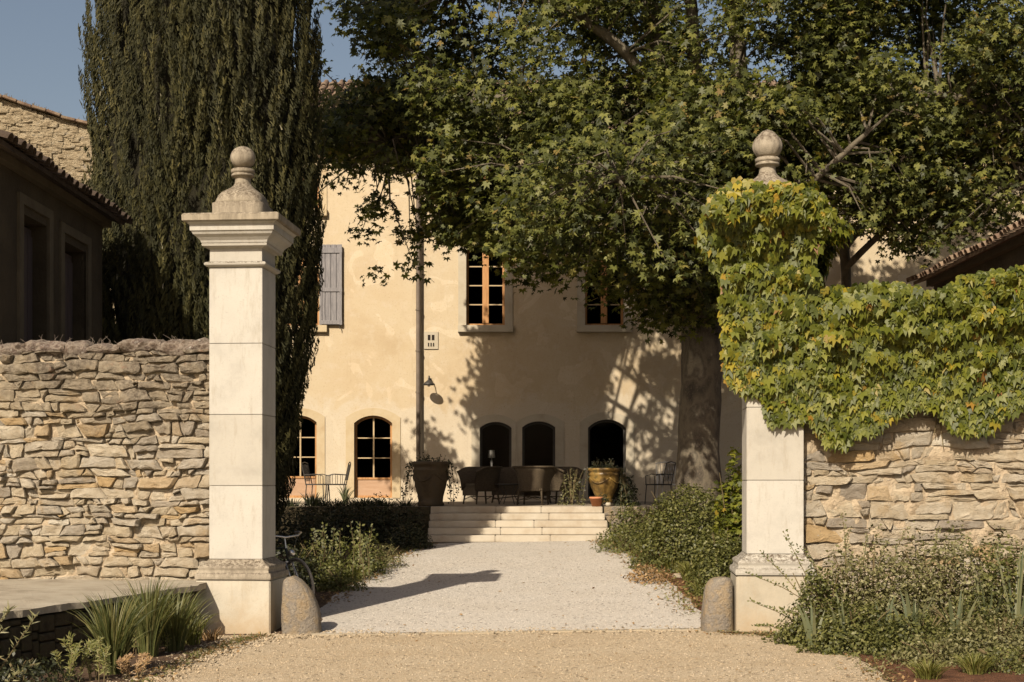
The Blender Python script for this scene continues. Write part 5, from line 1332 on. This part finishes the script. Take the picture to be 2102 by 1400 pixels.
t = thing('coffee_table', 'low round iron coffee table among the wicker seats', 'table', (tx, ty, TZ))
G().lathe((tx, ty, TZ + .42), [(.30, 0), (.31, .01), (.31, .025), (.30, .03)], 28).make('tabletop', M['iron'], t)
for a in (.5, 2.07, 3.64, 5.21): G().tube([(tx + math.cos(a) * .26, ty + math.sin(a) * .26, TZ + .42), (tx + math.cos(a) * .12, ty + math.sin(a) * .12, TZ + .22), (tx + math.cos(a) * .25, ty + math.sin(a) * .25, TZ)], .010, 6).make('leg', M['iron'], t)
def garden_chair(x, y, rz, label, matl, solid=True):
    t = thing('garden_chair', label, 'garden chair', (x, y, TZ), rz); L = lambda g_, n_, **k: g_.make(n_, matl, t, local=True, **k)
    L(G().box((0, 0, .43), (.46, .44, .03)), 'seat', bevel=.008)
    for sx in (-1, 1):
        for sy in (-1, 1): L(G().tube([(sx * .21, sy * .19, .43), (sx * .23, sy * .22, 0)], .012, 6), 'leg')
        L(G().tube([(sx * .22, .2, .43), (sx * .22, .30, .90)], .012, 6), 'back_post')
        L(G().tube([(sx * .22, .25, .64), (sx * .245, -.05, .66), (sx * .235, -.2, .62), (sx * .22, -.2, .43)], .011, 6), 'arm')
        for k in range(3): L(G().tube([(sx * .235, -.1 + .11 * k, .645), (sx * .225, -.1 + .11 * k, .44)], .006, 5), 'arm_bar')
    if solid: L(G().box((0, .268, .70), (.43, .02, .36), 0, Matrix.Rotation(R(-12), 3, 'X')), 'backrest', bevel=.006)
    else:
        for k in range(7): L(G().tube([(-.18 + .06 * k, .235, .5), (-.18 + .06 * k, .30, .88)], .007, 5), 'back_bar')
    L(G().tube([(-.22, .30, .90), (0, .305, .93), (.22, .30, .90)], .012, 6), 'top_rail')
    return t
garden_chair(PX(690, 31.5), 31.5, R(-78), 'dark garden chair with arms turned side-on before the glazed door', M['iron'], True)
garden_chair(PX(652, 31.9), 31.9, R(80), 'dark garden chair half hidden beside the cypress on the terrace', M['iron'], False)
garden_chair(PX(1374, 31.3), 31.3, R(10), 'white slatted garden chair showing above the round bush by the plane trunk', M['white'], False)
garden_chair(PX(1352, 31.0), 31.0, R(-70), 'thin iron garden chair left of the white slatted chair', M['iron'], False)

# ================================================================== PLANTING
# round bushes right of the drive
def at(px, Y): return (PX(px, Y), Y, gz(PX(px, Y), Y) - .02)
shrub('round_bush', 'large clipped round green bush at the foot of the plane tree', at(1414, 21.8), (.90, .8, 1.50), 20000, .048, M['leaf_shrub'], 'bush', seed=1, bumpy=.08)
shrub('bush', 'dense dull green bush between the large round bush and the right pillar', at(1478, 18.6), (.46, .6, 1.0), 7000, .045, M['leaf_shrub'], 'bush', seed=2, bumpy=.15)
shrub('groundcover', 'low mat of ochre-green groundcover beside the bottom of the steps', at(1285, 25.2), (.62, .9, .52), 2600, .045, M['leaf_shrub'], 'plant', seed=3, bumpy=.4)
shrub('bush', 'olive-green bush tucked against the right end of the steps', at(1296, 26.7), (.52, .45, .86), 3600, .05, M['leaf_shrub'], 'bush', seed=7, bumpy=.35)
shrub('groundcover', 'low reddish groundcover in front of the large round bush', at(1330, 20.2), (.34, .7, .28), 900, .045, M['dry'], 'plant', seed=4, bumpy=.4)
shrub('bush', 'dark loose bush under the plane tree behind the large round bush', at(1500, 23.5), (.9, .7, 1.25), 3500, .07, M['leaf_shrub'], 'bush', seed=5, bumpy=.35)
shrub('bush', 'yellow-green bush rising beside the inner edge of the creeper-covered pillar', at(1508, 19.5), (.34, .5, 1.95), 2400, .075, M['leaf_creeper'], 'bush', seed=6, bumpy=.45, tpl=(IV_V, IV_F))
for i, (px, py, h, lab) in enumerate(((1362, 1175, .34, 'yellow-green grass tuft farthest along the right edge of the drive'), (1402, 1192, .42, 'fullest yellow-green grass tuft on the right edge of the drive'),
                                 (1432, 1222, .36, 'yellow-green grass tuft next to the guard stone'), (1330, 1158, .22, 'small dry grass tuft nearest the steps'))):
    X, Y = GP(px, py); blades('grass_tuft', lab, (X + .1, Y, gz(X, Y)), 170, h, h * .75, .010, M['leaf_lime'], group='grass tufts along the right edge of the drive', droop=.7, seed=i, base=.12)
X, Y = GP(1450, 1205); shrub('low_plant', 'small leafy plant trailing over the right guard stone', (X + .1, Y + .3, gz(X, Y)), (.25, .25, .42), 700, .04, M['leaf_grey'], 'plant', seed=8)
# flat border stones at the drive edge
for i, (px, py, w_) in enumerate(((1408, 1185, .34), (1432, 1212, .30), (1375, 1152, .24))):
    X, Y = GP(px, py); o = G().box((X, Y, gz(X, Y) + .02), (w_, .22, .07), .5 + i).make('border_stone', M['kerb'], None, bevel=.02)
    setp(o, ('flat pale edging stone between the fullest grass tufts', 'flat pale edging stone nearest the right guard stone', 'flat pale edging stone farthest up the right bed')[i], 'edging stone', 'edging stones of the right bed')

# left bed
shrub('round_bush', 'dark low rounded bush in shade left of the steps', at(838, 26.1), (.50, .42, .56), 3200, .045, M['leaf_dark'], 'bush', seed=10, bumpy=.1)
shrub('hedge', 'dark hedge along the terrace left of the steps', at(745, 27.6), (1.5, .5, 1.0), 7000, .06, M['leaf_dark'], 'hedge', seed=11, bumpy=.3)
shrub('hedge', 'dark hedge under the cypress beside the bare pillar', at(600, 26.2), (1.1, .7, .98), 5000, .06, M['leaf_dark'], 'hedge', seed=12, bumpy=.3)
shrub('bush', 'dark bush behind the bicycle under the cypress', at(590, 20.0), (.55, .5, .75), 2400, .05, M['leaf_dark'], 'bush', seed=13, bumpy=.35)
gs = random.Random(31)
sl = ['short dark strappy plant on the terrace edge at the foot of the cypress', 'dark strappy plant in front of the garden chair legs', 'tall strappy plant between the garden chairs and the glazed door', 'strappy plant in front of the left side of the glazed door', 'strappy plant in front of the middle of the glazed door',
      'tallest strappy plant before the right side of the glazed door', 'strappy plant just right of the glazed door', 'short strappy plant below the downpipe', 'strappy plant touching the shaded urn']
for i, lab in enumerate(sl):
    X = -4.35 + i * .27 + gs.uniform(-.08, .08)
    blades('strappy_plant', lab, (X, 28.66 + gs.uniform(-.06, .10), TZ - .12), gs.randint(30, 60), gs.uniform(.36, .58), gs.uniform(.25, .42), .020, M['leaf_dark'], 'plant', 'strappy plants along the terrace edge', seed=20 + i, base=.14)
blades('strappy_plant', 'spiky pale-leaved plant beside the side-on garden chair', (PX(708, 30), 30.0, TZ), 22, .55, .35, .02, M['blade_grey'], 'plant', seed=60)
lb = [(660, 1172, 20.4, .46, .75, 'leaf_shrub', 'leafy green bush nearest the bicycle wheel', .05), (742, 1160, 21.6, .42, .80, 'leaf_shrub', 'leafy bush with pale tips in the middle of the left bed', .06),
      (700, 1190, 19.6, .40, .38, 'leaf_shrub', 'low olive-green plant in front of the leafy bushes', .04), (788, 1160, 22.6, .36, .46, 'leaf_grey', 'grey-green feathery plant nearest the drive', .035), (640, 1150, 22.5, .5, .8, 'leaf_dark', 'dark bush behind the leafy green bushes', .05)]
for i, (px, py, Y, r, h, m_, lab, sz) in enumerate(lb):
    shrub('leafy_bush', lab, at(px, Y), (r, r, h), 1500, sz, M[m_], 'bush', seed=40 + i, bumpy=.45)
gp = random.Random(77); t = thing('tall_sprigs', 'pale-leaved sprigs standing above the left bed bushes', 'plant', at(725, 21)); acc = []; s = G()
for i in range(16):
    px = gp.choice((655, 675, 700, 725, 735, 750, 755)) + gp.uniform(-12, 12); Y = gp.uniform(20.2, 21.5); b = Vector(at(px, Y)); sprig(acc, s, b, b + Vector((gp.uniform(-.12, .12), 0, gp.uniform(.55, .92))), 16, .055, gp, .12)
acc_cloud('foliage', acc, (SM_V, SM_F), M['leaf_shrub'], t); s.make('stem', M['stem'], t)
for i, (px, py, h, lab) in enumerate(((738, 1196, .36, 'bright yellow-green grass tuft at the left edge of the drive'), (690, 1212, .26, 'smaller dull grass tuft left of the bright one'))):
    X, Y = GP(px, py); blades('grass_tuft', lab, (X - .1, Y + .3, gz(X, Y)), 220, h, h * .8, .010, M['leaf_lime'], droop=.7, seed=70 + i, base=.14)
# plinth-foot weeds and left foreground plants
def tuft(px, py, n, h, sp, wd, m_, lab, seed, name='tall_grass', solo=0, dr=.5, grp=None):
    X, Y = GP(px, py); return blades(name, lab, (X, Y, gz(X, Y)), n, h, sp, wd, M[m_], 'grass clump', grp, droop=dr, seed=seed, solo=solo, base=.09)
tuft(232, 1385, 240, .92, .40, .009, 'blade', 'tall arching green grass clump before the dark low wall', 80, solo=14)
tuft(305, 1350, 240, 1.0, .40, .009, 'blade', 'tallest green grass clump in front of the ledge end', 81, solo=14)
tuft(358, 1338, 220, .80, .42, .009, 'blade', 'shorter green grass clump nearest the pillar plinth', 82, solo=10)
tuft(392, 1325, 90, .56, .32, .010, 'leaf_lime', 'drooping straw-green grass clump beside the plinth', 83, dr=.9)
tuft(435, 1316, 60, .20, .14, .008, 'dry', 'small dry brown weed clump against the plinth', 84)
X, Y = GP(150, 1440); 
def spiky(px, py, lab, seed, h=.42, m_='leaf_lime'):
    X, Y = GP(px, py); g = random.Random(seed); t = thing('spurge', lab, 'plant', (X, Y, gz(X, Y))); acc = []; s = G()
    for i in range(7):
        b = Vector((X + g.uniform(-.08, .08), Y + g.uniform(-.08, .08), gz(X, Y))); e = b + Vector((g.uniform(-.12, .12), 0, h * g.uniform(.6, 1))); sprig(acc, s, b, e, 60, .04, g, .05)
    acc_cloud('foliage', acc, (NE_V, NE_F), M[m_], t); s.make('stem', M['stem'], t)
spiky(150, 1405, 'yellowish spurge plant farthest left before the dark low wall', 1)
spiky(200, 1400, 'yellowish spurge plant beside the tall arching grass', 2, .36)
spiky(288, 1345, 'yellow-tipped spurge between the two tall grass clumps', 3, .46)
spiky(345, 1340, 'yellow-tipped spurge in front of the shorter grass clump', 4, .42)
spiky(270, 1392, 'low brownish spurge at the gravel edge', 5, .20, 'dry')
g = random.Random(5); X0, Y0_ = -4.55, 11.4; t = thing('olive_branch_shrub', 'grey-green willowy shrub at the lower left corner of the picture', 'shrub', (X0, Y0_, 0)); acc = []; s = G()
for bx_, by_, ex_, ey_ in ((0, 1375, 75, 1262), (-40, 1330, 24, 1248), (30, 1420, 74, 1365), (-60, 1400, 10, 1290), (-20, 1450, 40, 1380), (-70, 1440, -5, 1340)):
    Yq = 11.4 + g.uniform(-.2, .2); b = Vector((PX(bx_, Yq), Yq, PZ(by_, Yq))); e = Vector((PX(ex_, Yq), Yq, PZ(ey_, Yq))); root = Vector((b.x - .15, Yq, .0)); s.tube([root, b], [.009, .006], 5)
    sprig(acc, s, b, e, 26, .075, g, .05)
acc_cloud('foliage', acc, ([(-.06, 0, 0), (.06, 0, 0), (.07, .5, .02), (0, 1, 0), (-.07, .5, .02)], NE_F), M['leaf_grey'], t); s.make('stem', M['stem'], t)
shrub('low_plant', 'low dark plant mass at the bottom left corner', (-4.0, 11.6, 0), (.5, .5, .22), 900, .04, M['leaf_dark'], 'plant', seed=50, bumpy=.5)

# right foreground bed
rbs = [(1690, 13.9, .42, .88, 5200, 'leaf_shrub', 'leafy green shrub spilling over the foot of the right pillar', .040), (1790, 13.9, .58, 1.10, 9000, 'leaf_grey', 'bushy grey-green shrub below the right stone wall', .040),
       (1930, 13.8, .62, 1.14, 9400, 'leaf_grey', 'rounded grey-green shrub behind the broad iris leaves', .040), (2065, 13.7, .58, 1.10, 8800, 'leaf_shrub', 'green shrub at the right edge of the picture', .042),
       (1655, 14.0, .34, .30, 2600, 'leaf_shrub', 'low creeping plant along the gravel at the right pillar plinth', .038), (1755, 13.3, .52, .52, 5200, 'leaf_shrub', 'dark leafy plant mass at the gravel edge of the right bed', .040),
       (1890, 12.9, .55, .46, 4400, 'leaf_shrub', 'dark low shrub at the feet of the broad iris leaves', .038), (2050, 12.4, .60, .50, 5200, 'leaf_grey', 'low grey-green plant nearest the bottom right corner', .036), (1985, 13.1, .5, .55, 4200, 'leaf_shrub', 'olive plant between the iris leaves and the corner plant', .036),
       (1915, 12.25, .42, .26, 2200, 'leaf_grey', 'low grey plant in the middle of the red soil bed', .032), (2060, 11.8, .42, .24, 2000, 'leaf_shrub', 'straggly low plant on the red soil at the bottom edge', .030)]
for i, (px, Y, r, h, n, m_, lab, sz) in enumerate(rbs):
    shrub('bed_shrub', lab, at(px, Y), (r, r * .8, h), n, sz, M[m_], 'shrub', seed=90 + i, bumpy=.55, stems=10)
gp = random.Random(99)
def sprig_plant(lab, specs, m_, size, n, tpl=(SM_V, SM_F)):
    Y = specs[0][4]; t = thing('sprig_plant', lab, 'plant', at(specs[0][0], Y)); acc = []; s = G()
    for x0, y0, x1, y1, Yq in specs: sprig(acc, s, (PX(x0, Yq), Yq, PZ(y0, Yq)), (PX(x1, Yq), Yq, PZ(y1, Yq)), n, size, gp, .08)
    acc_cloud('foliage', acc, tpl, M[m_], t); s.make('stem', M['stem'], t)
sprig_plant('long leafy sprigs reaching across the right pillar plinth', [(1690, 1280, 1560, 1130, 13.9), (1690, 1250, 1608, 1090, 13.8), (1700, 1260, 1530, 1175, 13.8), (1680, 1300, 1535, 1232, 14.0), (1650, 1305, 1548, 1285, 14.1), (1700, 1240, 1640, 1120, 13.8), (1670, 1300, 1600, 1250, 13.9)], 'leaf_shrub', .030, 46)
sprig_plant('upright leafy sprigs in front of the right stone wall', [(1735, 1200, 1728, 1052, 13.9), (1740, 1200, 1745, 1085, 13.9), (1760, 1200, 1778, 1095, 13.8), (1830, 1200, 1860, 1085, 13.8), (1900, 1200, 1925, 1082, 13.8), (1990, 1200, 1985, 1100, 13.7), (1800, 1200, 1820, 1110, 13.8), (1950, 1200, 1960, 1112, 13.7), (2050, 1200, 2045, 1105, 13.7)], 'leaf_grey', .028, 44)
def iris(px, Y, n, h, lab, seed, dz=0.0, sp=.22, w_=.026):
    X = PX(px, Y); blades('iris', lab, (X, Y, gz(X, Y) + dz), 0, h, sp, w_ * .8, M['blade_grey'], 'iris plant', 'irises in the right bed', droop=.15, seed=seed, solo=n, base=.06)
iris(1672, 13.35, 8, .44, 'iris leaning left over the pillar plinth', 1, .03, .42, .020)
iris(1735, 13.2, 7, .52, 'iris with leaf blades in the dark leafy plant mass', 2)
iris(1875, 12.95, 10, .60, 'iris with broad pale folded leaves in the middle of the right bed', 3)
iris(1960, 12.9, 8, .58, 'iris with broad leaves right of the folded ones', 4)
iris(2085, 13.2, 13, .96, 'tall iris spears at the right picture edge', 5, 0, .24, .017)
iris(2030, 13.3, 9, .78, 'iris spears left of the tallest ones', 6, 0, .22, .017)
iris(1815, 13.2, 6, .5, 'iris half buried in the bushy grey-green shrub', 7)
tuft(1905, 1395, 160, .22, .20, .007, 'leaf_lime', 'dry yellowish grass clump at the bottom edge of the right bed', 120)
tuft(2000, 1385, 160, .24, .22, .007, 'leaf_lime', 'olive grass clump right of the dry yellowish one', 121)
tuft(1690, 1318, 60, .07, .10, .008, 'leaf_shrub', 'tiny weeds in the gravel at the bed edge', 122)
# fallen leaves and loose pebbles
g = np.random.default_rng(21)
def scatter(name, n, x0, x1, y0, y1, size, matl, tpl, off, kind='stuff'):
    X = g.uniform(x0, x1, n); Y = g.uniform(y0, y1, n); P = np.array([(a, b, gz(a, b) + off) for a, b in zip(X, Y)]); nn = g.normal(size=(n, 3)) * .25; nn[:, 2] += 1
    o = cloud(name, *tpl, P, nn, g.random(n) * 6.28, size * g.uniform(.5, 1.3, n), matl, None); o['kind'] = kind; return o
scatter('fallen_leaves', 150, -2.0, 2.4, 15.6, 27, .05, M['dry'], (SM_V, SM_F), .016)
scatter('fallen_leaves', 160, -3.0, 3.2, 10.5, 15.2, .035, M['dry'], (SM_V, SM_F), .010)
PB = ([(-.5, -.4, 0), (.5, -.35, 0), (.45, .45, 0), (-.4, .5, 0), (-.25, -.2, .4), (.28, -.15, .42), (.2, .22, .38), (-.2, .25, .4)], [(4, 5, 6, 7), (0, 1, 5, 4), (1, 2, 6, 5), (2, 3, 7, 6), (3, 0, 4, 7)])
scatter('loose_gravel', 9000, -3.2, 4.6, 10.6, 15.2, .016, M['forecourt'], PB, -.001)
scatter('loose_gravel', 7000, -1.9, 2.1, 15.5, 24, .015, M['drive'], PB, .007)
def litter(name, pts, n, spread, size, matl, tpl, off, seed):
    g = np.random.default_rng(seed); P = []
    for i in range(n):
        k = g.integers(len(pts) - 1); u = g.random(); a, b = pts[k], pts[k + 1]
        x = a[0] + (b[0] - a[0]) * u + g.normal() * spread; y = a[1] + (b[1] - a[1]) * u + g.normal() * spread; P.append((x, y, gz(x, y) + off))
    nn = g.normal(size=(n, 3)) * .45; nn[:, 2] += 1
    o = cloud(name, *tpl, np.array(P), nn, g.random(n) * 6.28, size * g.uniform(.5, 1.5, n), matl, None); o['kind'] = 'stuff'
ed1 = [(-3.35, 9.6), (-3.10, 11.5), (-3.0, 13.5), (-2.86, 14.6), (-2.7, 15.3)]
litter('leaf_litter', ed1, 900, .10, .035, M['dry'], (SM_V, SM_F), .016, 1)
litter('low_weeds', ed1[1:], 700, .07, .045, M['leaf_shrub'], (NE_V, NE_F), .02, 2)
litter('leaf_litter', rb, 500, .12, .035, M['dry'], (SM_V, SM_F), .016, 3)
litter('low_weeds', rb, 900, .10, .045, M['leaf_grey'], (NE_V, NE_F), .02, 4)
litter('leaf_litter', Lq[1:], 1100, .16, .045, M['dry'], (SM_V, SM_F), .018, 5)
litter('low_weeds', Lq[2:], 900, .14, .06, M['leaf_shrub'], (NE_V, NE_F), .02, 6)
litter('leaf_litter', Rq[1:], 1300, .18, .045, M['dry'], (SM_V, SM_F), .018, 7)
litter('low_weeds', Rq[1:], 1300, .16, .06, M['leaf_lime'], (NE_V, NE_F), .02, 8)
litter('gravel_at_edges', ed1 + [(-1.5, 15.35), (2, 15.35)], 4000, .16, .020, M['forecourt'], PB, .006, 9)
print('objects', len(C.objects))
